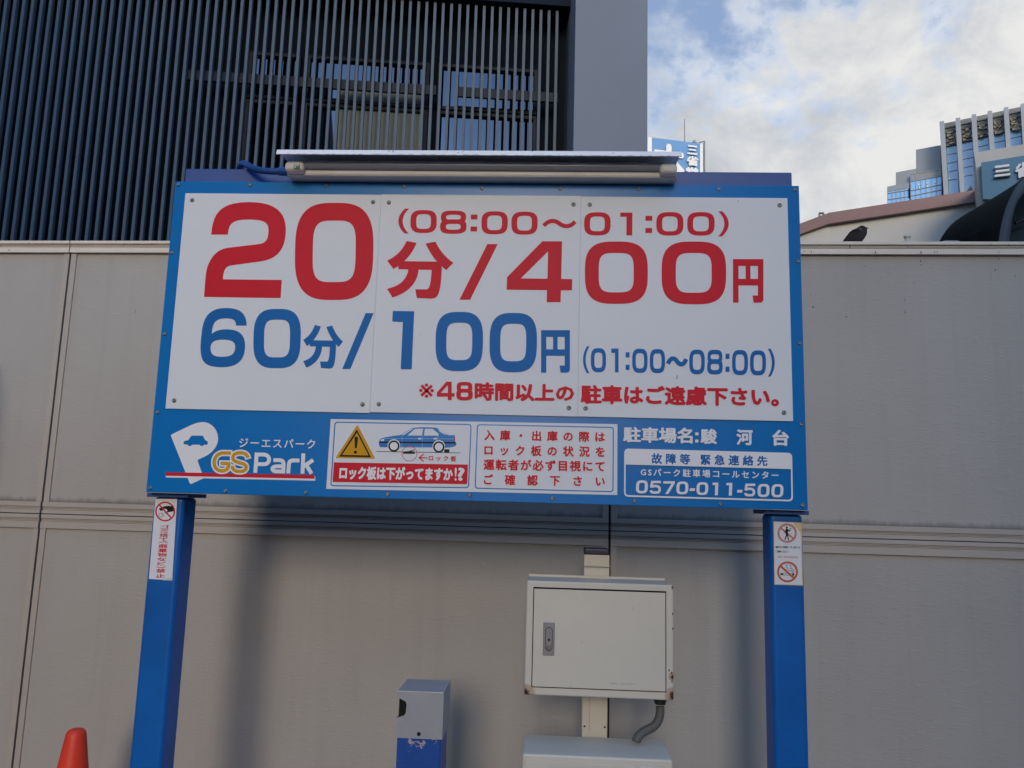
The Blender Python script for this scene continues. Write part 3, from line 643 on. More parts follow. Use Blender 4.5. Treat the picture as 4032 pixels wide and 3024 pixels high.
for ch, q in zip('(01:00~08:00)', ((211, 268, 406, 641), (280, 412, 422, 632), (458, 521, 425, 633), (583, 617, 458, 611), (640, 774, 427, 637), (793, 926, 430, 639), (944, 1117, 501, 574), (1137, 1272, 435, 649), (1293, 1428, 436, 651), (1453, 1487, 470, 628), (1510, 1648, 438, 656), (1667, 1805, 441, 658), (1822, 1882, 427, 670))):
    q3.glyph(ch, *q, 31, 38, 'blue_ink', r6, 0)
# note line, red
q2.text('※', r5(553, 728), r5(683, 731), r5(553, 853), r5(683, 856), 'red', 0.008, 'stretch')
q2.glyph('4', 708, 862, 714, 874, 0, 0, 'red', r5); q2.glyph('8', 877, 1021, 716, 877, 40, 30, 'red', r5)
q2.text('時間以上の', r5(1038, 716), r5(1905, 737), r5(1036, 880), r5(1903, 891), 'red', 0.043, 'stretch', 8)
q3.text('駐車はご遠慮下さい。', r6(190, 740), r6(1920, 765), r6(190, 906), r6(1920, 934), 'red', 0.043, 'stretch', 8)
q3.poly([[(1035, 655), (1040, 672), (1032, 692), (1020, 690), (1028, 672), (1026, 660)]], 'grey_ink', r6)
q2.poly([circle(567, 302, 4, 8)], 'grey_ink', r5); q3.poly([circle(1565, 200, 4, 8, 8)], 'grey_ink', c3)
for p in (p1, p2, p3): p.build('price_panel', sign)
# frame beam behind, posts
t = MB(); t.box(-0.905, 0.905, 0.0455, 0.135, 1.53, 2.4745, 'blue_dark', 0.003)
for x in (-0.80, -0.755, 0.62, 0.745): t.box(x-0.008, x+0.008, 0.038, 0.046, 2.4146, 2.4185, 'blue_dark', 0.001)
t.build('frame', sign)
for s in (-1, 1):
    t = MB(); t.box(s*0.866-0.0445, s*0.866+0.0445, 0.0465, 0.1345, 0.0, 1.487, 'blue_post', 0.011, None, 4)
    for (px, py, w, h) in (((590, 2085, 5, 12), (584, 2172, 6, 10), (578, 2236, 5, 16), (571, 2300, 4, 8), (549, 2532, 5, 14), (668, 2708, 5, 4), (640, 2420, 4, 4), (602, 2840, 6, 5)) if s < 0 else ((3158, 2118, 5, 8), (3160, 2190, 4, 6), (3060, 2460, 4, 5), (3130, 2620, 6, 4), (3052, 2790, 4, 9))):
        q = at(px, py, 0.0462); n_ = [random.uniform(.5, 1.1) for _ in range(8)]
        t.flat([(min(max(q.x+w*.0004*n_[i]*cos(i*pi/4), s*0.866-.033), s*0.866+.033), 0.0462, q.z+h*.0004*n_[i]*sin(i*pi/4)) for i in range(8)], 'fleck')
    post = t.build('post', sign)
    t = MB(); t.box(s*0.862-0.06, s*0.862+0.06, 0.03, 0.15, 1.487, 1.4985, 'blue_dark', 0.001)
    t.build('bracket', sign)
    t = MB(); t.box(s*0.866-0.10, s*0.866+0.10, 0.0, 0.18, 0.001, 0.014, 'blue_post', 0.002)
    for dx in (-.08, .08):
        for dy in (.02, .16): t.box(s*0.866+dx-.01, s*0.866+dx+.01, dy-.01, dy+.01, 0.012, 0.03, 'screw', .002)
    t.build('base_plate', sign)
# stickers on the posts
sl = K(550, 1920, 4.147); st = MB(); ps = Print(st, 0.0455, step=0.00003)
quad_l = [(255, 183), (612, 183), (530, 1515), (150, 1490)]
ps.poly([quad_l], 'white', sl)
ps.poly([[(372, 1512), (440, 1478), (538, 1468), (528, 1516)]], 'far_white', sl)
ps.poly([circle(416, 390, 163, 44), circle(416, 390, 138, 40)], 'red', sl)
ps.poly([[(320, 340), (355, 322), (420, 302), (470, 298), (545, 305), (556, 388), (470, 400), (430, 425), (408, 412), (455, 380), (440, 350), (400, 345), (370, 378), (335, 376), (318, 352)]], 'black', sl)
ps.poly([stroke([(322, 285), (510, 490)], 24)], 'red', sl)
ball = [(352+(44+5*cos(6*a))*cos(a), 450+(36+4*cos(6*a))*sin(a)) for a in [2*pi*i/48 for i in range(48)]]
ps.poly([ball, [(352+(x-352)*.86, 450+(y-450)*.86) for x, y in ball]], 'black', sl)
ps.poly([stroke(bez([('M', 345, 430), ('C', 380, 425, 380, 465, 350, 465)]), 6)], 'black', sl)
for ch, yy, hh in (('ゴ', 640, 62), ('ミ', 706, 62), ('捨', 776, 70), ('て', 847, 56), ('廃', 955, 66), ('棄', 1026, 66), ('物', 1098, 64), ('な', 1170, 58), ('ど', 1240, 58), ('禁', 1358, 64), ('止', 1438, 58)):
    cx = 412-(yy-640)*0.092; ps.text(ch, sl(cx-75, yy-hh/2), sl(cx+75, yy-hh/2), sl(cx-79, yy+hh/2), sl(cx+71, yy+hh/2), 'red', 0.02, 'stretch', 4)
for yy, sg in ((893, 1), (1300, -1)):
    cx = 412-(yy-640)*0.092; ps.poly([stroke(bez([('M', cx-75, yy+12*sg), ('C', cx-30, yy-14*sg, cx+30, yy-14*sg, cx+75, yy+12*sg)]), 10)], 'red', sl)
o = st.build('sticker', sign); o['label'] = 'white no littering sticker with red circle and red vertical writing'
sr = K(2980, 2000, 4.879); st = MB(); ps = Print(st, 0.0455, step=0.00003)
ps.poly([[(320, 258), (862, 283), (887, 1492), (335, 1473)]], 'paper_edge', sr)
ps.poly([[(328, 268), (690, 284), (748, 372), (838, 470), (852, 900), (868, 1476), (350, 1462)]], 'white', sr)
ps.poly([circle(582, 485, 187, 48), circle(582, 485, 147, 44)], 'salmon', sr)
ps.poly([stroke([(450, 378), (712, 598)], 36)], 'salmon', sr)
ps.poly([circle(576, 374, 19, 24)], 'black', sr)
ps.poly([bez([('M', 562, 398), ('C', 580, 388, 600, 400, 612, 430), ('L', 628, 424), ('L', 634, 392), ('L', 644, 394), ('L', 640, 440), ('L', 622, 455), ('L', 598, 446), ('L', 600, 500), ('L', 618, 625), ('L', 600, 628), ('L', 582, 530), ('L', 548, 618), ('L', 530, 610), ('L', 558, 520), ('L', 556, 455), ('L', 540, 492), ('L', 530, 486), ('L', 548, 430)])], 'black', sr)
ps.poly([stroke([(636, 394), (672, 400)], 8)], 'black', sr); ps.poly([stroke([(645, 372), (678, 384)], 5)], 'salmon', sr)
ps.text('場内での喫煙・ポイ捨ては', sr(355, 730), sr(832, 738), sr(355, 776), sr(832, 782), 'black', 0.02, 'space', 4)
ps.text('ご遠慮ください', sr(355, 814), sr(612, 818), sr(355, 856), sr(612, 860), 'black', 0.02, 'space', 4)
ps.text('NO SMOKING', sr(408, 918), sr(792, 926), sr(408, 962), sr(792, 972), 'orange_ink', 0.006, 'stretch', 4)
ps.poly([circle(590, 1228, 201, 48), circle(590, 1228, 163, 44)], 'orange_ink', sr)
ps.poly([[(455, 1252), (500, 1252), (500, 1290), (455, 1290)]], 'black', sr)
ps.poly([[(500, 1250), (718, 1256), (718, 1300), (500, 1292)], [(506, 1257), (680, 1262), (680, 1291), (506, 1286)]], 'black', sr)
for q in ([('M', 600, 1092), ('C', 560, 1085, 545, 1130, 590, 1150), ('C', 600, 1190, 600, 1205, 640, 1205), ('C', 675, 1207, 684, 1215, 684, 1246)], [('M', 632, 1096), ('C', 660, 1100, 665, 1145, 648, 1165), ('C', 700, 1170, 712, 1190, 710, 1246)]):
    ps.poly([stroke(bez(q), 9)], 'black', sr)
ps.poly([stroke([(448, 1108), (712, 1346)], 38)], 'orange_ink', sr)
o = st.build('sticker', sign); o['label'] = 'white no smoking sticker with two prohibition circles and yellowed edges'

# ------------------------------------------------------------------ fluorescent lamp on top of the sign
lamp = thing('fluorescent_lamp', 'long white hooded fluorescent lamp fixed along the top of the parking sign', 'lamp', (0, -0.03, 2.4146))
lx0, lx1 = -0.557, 0.556
t = MB()
prof = [(-0.045, 2.4165), (-0.048, 2.421), (-0.046, 2.436), (-0.030, 2.441), (0.036, 2.441), (0.036, 2.4165)]
t.prism([(y, z) for y, z in prof], lambda y, z, k: (lx0 if k == 0 else lx1, y, z), 1, 'lamp_body')
t.box(lx0+0.006, lx0+0.040, -0.0495, -0.047, 2.424, 2.434, 'lamp_body', 0.001); t.box(lx1-0.045, lx1-0.005, -0.0495, -0.047, 2.4245, 2.4335, 'lamp_body', 0.001)
for x0, x1, z, hgt in ((-0.485, -0.40, 2.4355, .0022), (-0.335, -0.235, 2.4345, .0022), (-0.225, -0.212, 2.4355, .003), (0.283, 0.293, 2.4355, .0025)):
    n = max(1, int((x1-x0)/0.009))
    for i in range(n):
        if random.random() < .8: t.flat([(x0+(x1-x0)*i/n, -0.04815, z-hgt/2), (x0+(x1-x0)*(i+.7)/n, -0.04815, z-hgt/2), (x0+(x1-x0)*(i+.7)/n, -0.04815, z+hgt/2), (x0+(x1-x0)*i/n, -0.04815, z+hgt/2)], 'grey_ink')
t.build('base', lamp)
t = MB(); t.tube([(-0.52, -0.052, 2.4445), (0.52, -0.052, 2.4445)], 0.0125, 'tube', 20); t.build('tube', lamp)
for x0, x1, gm in ((-0.5585, -0.503, True), (0.507, 0.556, False)):
    t = MB(); t.box(x0, x1, -0.074, 0.0, 2.4185, 2.4495, 'lamp_body', 0.012, None, 5)
    if gm:
        t.box(x0+0.028, x0+0.046, -0.0745, -0.0735, 2.423, 2.436, 'green_ink', 0.0)
        t.box(x0+0.031, x0+0.034, -0.0750, -0.0744, 2.425, 2.434, 'far_white'); t.box(x0+0.034, x0+0.043, -0.0750, -0.0744, 2.4315, 2.434, 'far_white')
    t.build('socket', lamp)
t = MB()      # hood: sheet bent down at the front lip, sloping back
hp = [(-0.1035, 2.4520), (-0.1070, 2.4525), (-0.1000, 2.4685), (-0.0950, 2.4710), (-0.080, 2.4725), (-0.02, 2.4740), (0.04, 2.4700), (0.045, 2.44)]
inner = [(0.043, 2.44), (0.038, 2.4680), (-0.02, 2.4720), (-0.080, 2.4707), (-0.0940, 2.4690), (-0.0980, 2.4670), (-0.1045, 2.4535)]
t.prism([(y, z) for y, z in hp+inner], lambda y, z, k: (-0.5720 if k == 0 else 0.5620, y, z), 1, 'lamp_hood')
for i in range(46):     # chipped enamel along the lip
    x = -0.545+1.09*i/46+random.uniform(-.01, .01); w = random.uniform(.004, .018); z = 2.4529+random.uniform(0, .0008); yy = -0.1072+(z-2.4525)*0.4375
    t.flat([(x, yy, z), (x+w, yy, z), (x+w, yy+.0003, z+.0006), (x+w*.4, yy+.0004, z+.0008), (x, yy+.0003, z+.0006)], 'fleck')
for (px, py) in ((1528, 596), (1545, 594), (1544, 600), (2094, 595), (1800, 604), (1820, 600), (2411, 605)):
    q = at(px, py, -0.102); yy = lambda z: -0.1072+(z-2.4525)*0.4375-0.0003
    t.flat([(q.x, yy(q.z), q.z), (q.x+.004, yy(q.z+.001), q.z+.001), (q.x+.005, yy(q.z+.0025), q.z+.0025), (q.x+.001, yy(q.z+.002), q.z+.002)], 'fleck')
t.build('hood', lamp)
h8 = K(600, 500, 2.0109); pts = []
hy = [0.145, 0.10, 0.07, 0.04, 0.01, -0.005, -0.012, -0.014, -0.015]
raw = [(684, 345), (690, 312), (706, 292), (730, 290), (770, 312), (820, 336), (880, 348), (950, 352), (1012, 351)]
fine = []
for i in range(len(raw)-1):
    for k in range(12):
        u = k/12; fine.append((raw[i][0]*(1-u)+raw[i+1][0]*u, raw[i][1]*(1-u)+raw[i+1][1]*u, hy[i]*(1-u)+hy[i+1]*u))
fine.append((*raw[-1], hy[-1]))
cen = [at(*h8(x, y), d) for x, y, d in fine]
for _ in range(6): cen = [cen[0]]+[(cen[i-1]+cen[i]*2+cen[i+1])/4 for i in range(1, len(cen)-1)]+[cen[-1]]
rib, rad = [], []
for i in range(len(cen)-1):
    for k in (0, .5): rib.append(cen[i].lerp(cen[i+1], k)); rad.append(0.0098 if k == 0 else 0.0084)
t = MB(); t.tube(rib, rad, 'hose', 14)
e = cen[-1]; t.tube([e+Vector((-.003, 0, 0)), e+Vector((0.020, 0, 0)), e+Vector((0.0205, 0, 0)), e+Vector((0.032, 0, 0))], [0.0125, 0.0125, 0.0145, 0.0145], 'hose', 18)
o = t.build('cable_hose', lamp); o['label'] = 'blue corrugated cable hose entering the left end of the lamp'

# ------------------------------------------------------------------ electrical cabinets
def cabinet(root, x0, x1, y0, y1, z0, z1, body_m):
    t = MB(); t.box(x0, x1, y0, y1, z0, z1, body_m, 0.004)
    t.box(x0+0.002, x1-0.004, y1-0.003, y1+0.002, z1-0.002, z1+0.006, body_m, 0.001)
    return t
cab = thing('electrical_cabinet', 'small cream wall cabinet with rusty corners and latch, raised on a pole', 'cabinet', (0.364, 0.19, 0))
k5 = K(2000, 2100, 1.796)
t = cabinet(cab, 0.158, 0.570, 0.12, 0.26, 0.9715, 1.2815, 'cream_rust')
for x, z in ((0.556, 1.048), (0.5625, 1.0415), (0.5635, 1.018), (0.566, 1.16), (0.566, 1.20)):
    t.flat([(x, 0.1195, z), (x+.003, 0.1195, z+.001), (x+.0035, 0.1195, z+.006), (x+.001, 0.1195, z+.007)], 'fleck')
a, c_ = at(*k5(184, 388), 0.118), at(*k5(1117, 1122), 0.118)
dx0, dx1, dz0, dz1 = a.x, c_.x, c_.z, a.z
t.box(dx0-0.0015, dx1+0.0015, 0.1192, 0.121, dz0-0.0015, dz1+0.0035, 'dark_void')
t.build('body', cab)
d = MB(); d.box(dx0+0.001, dx1-0.001, 0.1165, 0.1188, dz0+0.001, dz1-0.001, 'cream', 0.0012)
for x, y, w in ((720, 1062, 60), (790, 1066, 40), (840, 1067, 60)):
    q = at(*k5(x, y), 0.1164); d.flat([(q.x, 0.1163, q.z), (q.x+.02, 0.1163, q.z), (q.x+.022, 0.1163, q.z+.0012), (q.x+.004, 0.1163, q.z+.0016)], 'grey_ink')
door = d.build('door', cab)
hx0, hx1 = at(*k5(249, 745), 0.114).x, at(*k5(330, 745), 0.114).x; hz1, hz0 = at(*k5(290, 627), 0.114).z, at(*k5(290, 864), 0.114).z
hm = MB(); hm.box(hx0, hx1, 0.1135, 0.1166, hz0, hz1, 'latch', 0.0012)
cx_, w_ = (hx0+hx1)/2, (hx1-hx0)/2
def pill(z0, z1, r, y, m, n=10):
    pts = [(cx_+r*cos(a), y, z1-r+r*sin(a)) for a in [pi*i/n for i in range(n+1)]]+[(cx_-r*cos(a), y, z0+r-r*sin(a)) for a in [pi*i/n for i in range(n+1)]]; hm.flat(pts, m)
H_ = hz1-hz0
pill(hz0+H_*.13, hz0+H_*.85, w_*.66, 0.1133, 'gland'); pill(hz0+H_*.15, hz0+H_*.83, w_*.58, 0.1131, 'screw')
pill(hz0+H_*.30, hz0+H_*.83, w_*.52, 0.1112, 'latch'); hm.tube([(cx_, 0.1112, hz0+H_*.47), (cx_, 0.1106, hz0+H_*.47)], w_*.24, 'gland', 12)
hm.build('latch', door)
t = MB(); q0, q1_ = at(*k5(524, 1300), 0.262), at(*k5(704, 1300), 0.262)
t.box(q0.x, q1_.x, 0.263, 0.335, 0.0, 1.286, 'cream', 0.003)
q = at(*k5(577, 1300), 0.262); t.box(q.x-0.001, q.x+0.001, 0.2622, 0.264, 0.845, 0.9715, 'trim')
for x in (540, 684): qq = at(*k5(x, 1438), 0.262); t.dome(qq.x, 0.263, 0.853+0.004, 0.003, 'fleck')
cut = q1_.x-q0.x
t.build('pole', cab)
t = MB(); qa, qb = at(*k5(537, 285), 0.262), at(*k5(718, 155), 0.262)
t.box(qa.x, qb.x, 0.262, 0.335, 1.2865, qb.z, 'cream', 0.002); ql = at(*k5(600, 231), 0.25)
t.box(qa.x-0.001, qb.x+0.002, 0.246, 0.262, ql.z-0.0012, ql.z+0.0012, 'cream', 0.0005)
t.build('pole_head', cab)
t = MB(); qc = at(*k5(600, 108), 0.262); t.box(qa.x+0.0005, qb.x-0.001, 0.260, 0.336, qb.z+0.0005, qc.z, 'cap_navy', 0.004, None, 3); t.build('pole_cap', cab)
t = MB(); gx = at(*k5(1076, 1200), 0.19).x
t.tube([(gx, 0.19, 0.974), (gx, 0.19, 0.952)], 0.018, 'gland', 16); t.tube([(gx, 0.19, 0.952), (gx, 0.19, 0.945)], 0.0155, 'gland', 16)
cp = bez([('M', 1076, 1222), ('C', 1082, 1320, 1050, 1365, 985, 1390), ('C', 940, 1410, 915, 1440, 905, 1475)], 14)
pts3 = [at(*k5(x, y), 0.19-0.03*i/(len(cp)-1)) for i, (x, y) in enumerate(cp)]
rr = []; pp = []
for i in range(len(pts3)-1):
    for k in (0, .5): pp.append(pts3[i].lerp(pts3[i+1], k)); rr.append(0.0128 if k == 0 else 0.0120)
t.tube(pp, rr, 'rubber', 14); t.build('cable', cab)
low = thing('electrical_cabinet', 'cream metal cabinet with dusty flat top, below the raised cabinet with the latch', 'cabinet', (0.357, 0.14, 0))
t = MB(); t.box(0.159, 0.556, 0.05, 0.232, 0.16, 0.8375, 'cream', 0.005)
t.build('body', low)
t = MB(); t.box(0.166, 0.549, 0.0465, 0.0495, 0.19, 0.822, 'cream', 0.0025); t.build('door', low)
t = MB(); t.box(0.175, 0.540, 0.06, 0.222, 0.0, 0.1595, 'concrete', 0.004); t.build('plinth', low)

# ------------------------------------------------------------------ meter post (grey box on a blue post)
mp_ = thing('ticket_post', 'short blue post with chipped paint and a grey metal box on top', 'post', (-0.113, 0.08, 0))
k6 = K(1400, 2600, 3.913)
x0, x1, z0, z1 = -0.1745, -0.0515, 0.8785, 0.9965
t = MB(); dpt = 0.145
nm = [(x0, z1), (x1, z1), (x1, z0), (x0, z0), (x0, z0+0.050), (x0+0.020, z0+0.057), (x0+0.024, z0+0.064), (x0+0.025, z0+0.085), (x0+0.022, z0+0.092), (x0, z0+0.102)]
vs, fs = fill2d([nm]); t.add([(x, 0.0, z) for x, z in vs], fs, 'alu')
for A, B_ in (((x0, z1), (x1, z1)), ((x1, z1), (x1, z0)), ((x0, z0+0.050), (x0, z0)), ((x0, z1), (x0, z0+0.102))):
    t.add([(A[0], 0, A[1]), (B_[0], 0, B_[1]), (B_[0], dpt, B_[1]), (A[0], dpt, A[1])], [[0, 1, 2, 3]], 'alu')
t.add([(x0, dpt, z0), (x1, dpt, z0), (x1, dpt, z1), (x0, dpt, z1)], [[0, 1, 2, 3]], 'alu')
t.tube([(x0, -0.0004, z1-0.0004), (x1, -0.0004, z1-0.0004)], 0.0012, 'far_white', 8)
t.box(x0+0.004, x1-0.004, 0.006, dpt-0.01, z0+0.002, z1-0.004, 'dark_void')
q = at(*k6(975, 1135), 0.0); t.tube([(q.x, 0.001, q.z), (q.x, -0.0006, q.z)], 0.0052, 'dark_void', 18)
q = at(*k6(718, 1040), 0.0)
for (u, v, r) in ((0, 0.004, .0022), (-.001, -.002, .0018), (.001, -.006, .0014)): t.flat([(q.x+u+r*cos(a), -0.0004, q.z+v+r*.9*sin(a)) for a in [2*pi*i/9 for i in range(9)]], 'grey_ink')
for (px, py, w) in ((1170, 436, 26), (1240, 442, 10), (1320, 362, 10), (790, 412, 12), (1080, 425, 8)):
    q = hit(*k6(px, py), (0, 0, z1+0.0004), Vector((0, 0, 1))); t.flat([(q.x+w/3.9*0.0007*cos(a), q.y+0.002*sin(a), z1+0.0005) for a in [2*pi*i/9 for i in range(9)]], 'grey_ink')
t.build('box', mp_)
t = MB(); t.box(x0+0.003, x1-0.003, 0.004, 0.13, 0.0, z0+0.03, 'chipped', 0.003); t.build('post', mp_)

# ------------------------------------------------------------------ traffic cone
q = at(306, 2866, 0.35); cxn, cyn, zt = q.x-0.003, 0.35, 0.765
cone = thing('traffic_cone', 'plain orange traffic cone in front of the wall at the left', 'cone', (cxn, cyn, 0))
t = MB(); t.lathe([(0.0, zt), (0.012, zt), (0.021, zt-0.003), (0.027, zt-0.009), (0.0295, zt-0.018), (0.036, zt-0.06), (0.130, 0.055), (0.138, 0.045)], cxn, cyn, 'cone', 48); t.build('body', cone)
t = MB(); t.box(cxn-0.19, cxn+0.19, cyn-0.19, cyn+0.19, 0.0, 0.045, 'cone', 0.015, None, 3); t.build('base', cone)

# ------------------------------------------------------------------ sparrow on the coping
kb = K(3250, 860, 8.848)
by = wall_px(3365, 960, -0.02)
birdp0, birdn = W0+WN*0.008, WN
bx = hit(*kb(1000, 885), birdp0, birdn)
bird = thing('sparrow', 'small dark sparrow perched on the wall coping right of the sign', 'bird', (bx.x, bx.y, 2.472))
def bp3(X, Z): return hit(*kb(X, Z), birdp0, birdn)
stations = [(452, 880, 885, .3, 6), (500, 858, 880, .3, 10), (570, 812, 862, .5, 18), (640, 760, 838, .8, 26), (700, 690, 862, .62, 60), (760, 580, 874, .6, 95), (820, 492, 880, .6, 125), (900, 427, 881, .6, 148), (1000, 376, 880, .6, 160), (1080, 350, 876, .6, 160), (1140, 308, 868, .58, 152), (1190, 272, 855, .55, 142), (1240, 247, 828, .52, 132), (1290, 243, 780, .5, 124), (1340, 250, 715, .48, 112), (1380, 272, 655, .46, 98), (1415, 305, 600, .5, 78), (1438, 350, 565, .5, 52), (1449, 420, 520, .5, 18)]
vs, fs, seg = [], [], 20; NB = []
for X, T, B, pw, hd in stations:
    top, bot = bp3(X, T), bp3(X, B); cen_ = (top+bot)/2; hz = (top.z-bot.z)/2; hw = hd*(bp3(1100, 600)-bp3(1000, 600)).length/100
    for k in range(seg):
        a = 2*pi*k/seg; s = sin(a); c0 = cos(a)
        wv = hw*(1.0 if s < 0.1 or X < 1100 or X > 1400 else 1-0.42*max(0, s-0.1))     # head narrower than the breast
        vs.append(cen_+Vector((0, 0, hz*s))+WN*(wv*c0))
n = len(stations)
body = MB()
for i in range(n-1):
    for k in range(seg):
        X = (stations[i][0]+stations[i+1][0])/2; f = [i*seg+k, i*seg+(k+1) % seg, (i+1)*seg+(k+1) % seg, (i+1)*seg+k]
        zz = sum(vs[j].z for j in f)/4; zpx = 885-(zz-bp3(1000, 885).z)/(bp3(1000, 785).z-bp3(1000, 885).z)*100
        m = 'plumage_grey'
        if X < 700 or zpx < 470-(X-1000)*0.25: m = 'plumage_dark'
        if X > 1180 and zpx < 395: m = 'plumage_dark'
        if 1120 < X < 1215 and 325 < zpx < 400 or 1150 < X < 1230 and 400 <= zpx < 445: m = 'plumage_pale'
        body.add([vs[j] for j in f], [[0, 1, 2, 3]], m, True)
body.add(vs[:seg], [list(range(seg))], 'plumage_dark'); body.add(vs[-seg:], [list(range(seg))], 'plumage_grey')
bo = body.build('body', bird)
bm = bmesh.new(); bm.from_mesh(bo.data); bmesh.ops.remove_doubles(bm, verts=bm.verts, dist=1e-6); bm.to_mesh(bo.data); bm.free()
ss = bo.modifiers.new('smooth', 'SUBSURF'); ss.levels = 1; ss.render_levels = 1
px2m = (bp3(1100, 600)-bp3(1000, 600)).length/100
for sg in (1, -1):
    wg = MB()
    wpts = bez([('M', 1200, 480), ('C', 1120, 400, 950, 400, 850, 480), ('C', 770, 560, 720, 660, 600, 795), ('L', 620, 805), ('C', 720, 760, 800, 690, 900, 640), ('C', 1020, 600, 1140, 560, 1200, 480)], 8)
    def wz(x, z): 
        f = min(1, max(0, (x-560)/300)); return (28+f*135)*px2m
    outer = [bp3(x, z)+WN*(sg*wz(x, z)) for x, z in wpts]; inner_ = [bp3(x, z)+WN*(sg*(wz(x, z)-40*px2m)) for x, z in wpts]
    nn = len(wpts); wg.add(outer+inner_, [list(range(nn))]+[[i, (i+1) % nn, (i+1) % nn+nn, i+nn] for i in range(nn)], 'plumage_dark')
    for a_, b_ in (((1090, 470), (1180, 500)), ((1000, 560), (1120, 560)), ((930, 440), (1030, 415))):
        wg.add([bp3(a_[0], a_[1]-7)+WN*(sg*(wz(*a_)+2*px2m)), bp3(b_[0], b_[1]-5)+WN*(sg*(wz(*b_)+2*px2m)), bp3(b_[0], b_[1]+5)+WN*(sg*(wz(*b_)+2*px2m)), bp3(a_[0], a_[1]+7)+WN*(sg*(wz(*a_)+2*px2m))], [[0, 1, 2, 3]], 'plumage_grey')
    wg.build('wing', bird)
bk = MB(); tip = bp3(1530, 338); ba = bp3(1405, 340); ring = [ba+Vector((0, 0, 46*px2m*sin(a)))+WN*(30*px2m*cos(a)) for a in [2*pi*i/10 for i in range(10)]]
bk.add(ring+[tip], [[i, (i+1) % 10, 10] for i in range(10)], 'beak', True); bk.build('beak', bird)
for fx, sg in ((800, 1), (1170, .3)):
    ft = MB()
    a_ = bp3(fx, 860)+WN*(sg*55*px2m); b_ = Vector((a_.x, a_.y, 2.4735)); ft.tube([a_, b_], 10*px2m, 'beak', 8)
    for k in (-0.5, 0, 0.5): ft.tube([b_, b_+WU*(95*px2m*cos(k))+WN*(70*px2m*sin(k))], [9*px2m, 5*px2m], 'beak', 6)
    ft.build('foot', bird)

# ------------------------------------------------------------------ black slatted building beyond the wall
FY = radians(6.8); FU = Vector((cos(FY), sin(FY), 0)); FN = Vector((sin(FY), -cos(FY), 0)); F0 = Vector((0, 9.0, 0))
FROT = Matrix(((FU.x, -FN.x, 0, F0.x), (FU.y, -FN.y, 0, F0.y), (0, 0, 1, 0), (0, 0, 0, 1)))
def fbox(mb, u0, u1, d0, d1, z0, z1, m, bev=0.0): mb.box(u0, u1, -d1, -d0, z0, z1, m, bev, FROT)    # d towards the viewer
fac = thing('slatted_building', 'dark building faced with thin vertical grey slats over its windows', 'building', tuple(F0))
t = MB(); pitch = 0.1252; u = 0.19
while u > -12.6:
    fbox(t, u-0.0205, u+0.0205, -0.075, 0.0, 0.3, 9.02, 'slat'); u -= pitch
t.build('slat_screen', fac)
t = MB(); fbox(t, -12.7, 0.42, -1.6, -0.46, 0.0, 13.0, 'dark_wall'); t.build('wall', fac)
t = MB(); fbox(t, -12.7, 0.385, -0.45, 0.10, 9.04, 9.9, 'soffit', 0.01); fbox(t, -12.7, 0.385, -0.45, 0.03, 12.2, 13.0, 'soffit', 0.01); t.build('soffit_beam', fac)
for z0, z1, d in ((7.565, 7.72, -0.10),):
    t = MB(); fbox(t, -5.3, -1.62, d-0.05, d, z0, z1, 'rail', 0.004); fbox(t, -1.30, 0.24, d-0.05, d, z0, z1, 'rail', 0.004); t.build('rail', fac)
def win(u0, u1, z0, z1, name='window'):
    w = MB(); fr = 0.05
    fbox(w, u0-fr, u0, -0.455, -0.36, z0-fr, z1+fr, 'rail'); fbox(w, u1, u1+fr, -0.455, -0.36, z0-fr, z1+fr, 'rail')
    fbox(w, u0, u1, -0.455, -0.36, z1, z1+fr, 'rail'); fbox(w, u0, u1, -0.455, -0.36, z0-fr, z0, 'rail')
    wo = w.build('window', fac)
    p = MB(); fbox(p, u0+.001, u1-.001, -0.43, -0.42, z0, z1, 'glass'); p.build('pane', wo)
for (u0, u1) in ((-4.45, -3.78), (-3.58, -1.80), (-1.56, -0.11)):
    win(u0, u1, 4.3, 7.40); win(u0, u1, 7.53, 8.18)
t = MB()  # cream slabs before the panes imitate the reflection of a cream building
fbox(t, -3.10, -1.86, -0.415, -0.405, 4.3, 6.62, 'reflection_panel'); fbox(t, -3.10, -1.86, -0.415, -0.405, 6.635, 7.395, 'reflection_panel'); fbox(t, -3.10, -1.86, -0.415, -0.405, 7.535, 7.78, 'reflection_panel')
t.build('reflection_panel', fac)
t = MB(); fbox(t, 0.385, 1.455, -3.2, 0.62, 0.0, 14.0, 'pier', 0.006); t.build('pier', fac)

# ------------------------------------------------------------------ buildings beyond, on the right
def vplane(px, py, dist, ang):           # vertical plane through a point at a distance along a photo ray, direction ang (deg)
    d = ray(px, py); dd = Vector((d.x, d.y, 0)); p = CAM+d*(dist/dd.length); a = radians(ang); u_ = Vector((cos(a), sin(a), 0)); n_ = Vector((sin(a), -cos(a), 0))
    return p, u_, n_
k4 = K(3100, 350, 2.2124)
def sheet(mb, plane, pts, m, thick=0.3, conv=k4, off=0.0):
    """a slab whose outline is given by photo points on a vertical plane, extruded away from the viewer"""
    p0, u_, n_ = plane; q = [hit(*conv(x, y), p0+n_*off, n_) for x, y in pts]; nq = len(q)
    vs, fs = fill2d([[((v-p0).dot(u_), v.z) for v in q]])
    f3 = [p0+n_*off+u_*x+Vector((0, 0, z-p0.z)) for x, z in vs]
    mb.add(f3, fs, m); mb.add([v-n_*thick for v in f3], fs, m)
    mb.add(q+[v-n_*thick for v in q], [[i, (i+1) % nq, (i+1) % nq+nq, i+nq] for i in range(nq)], m)
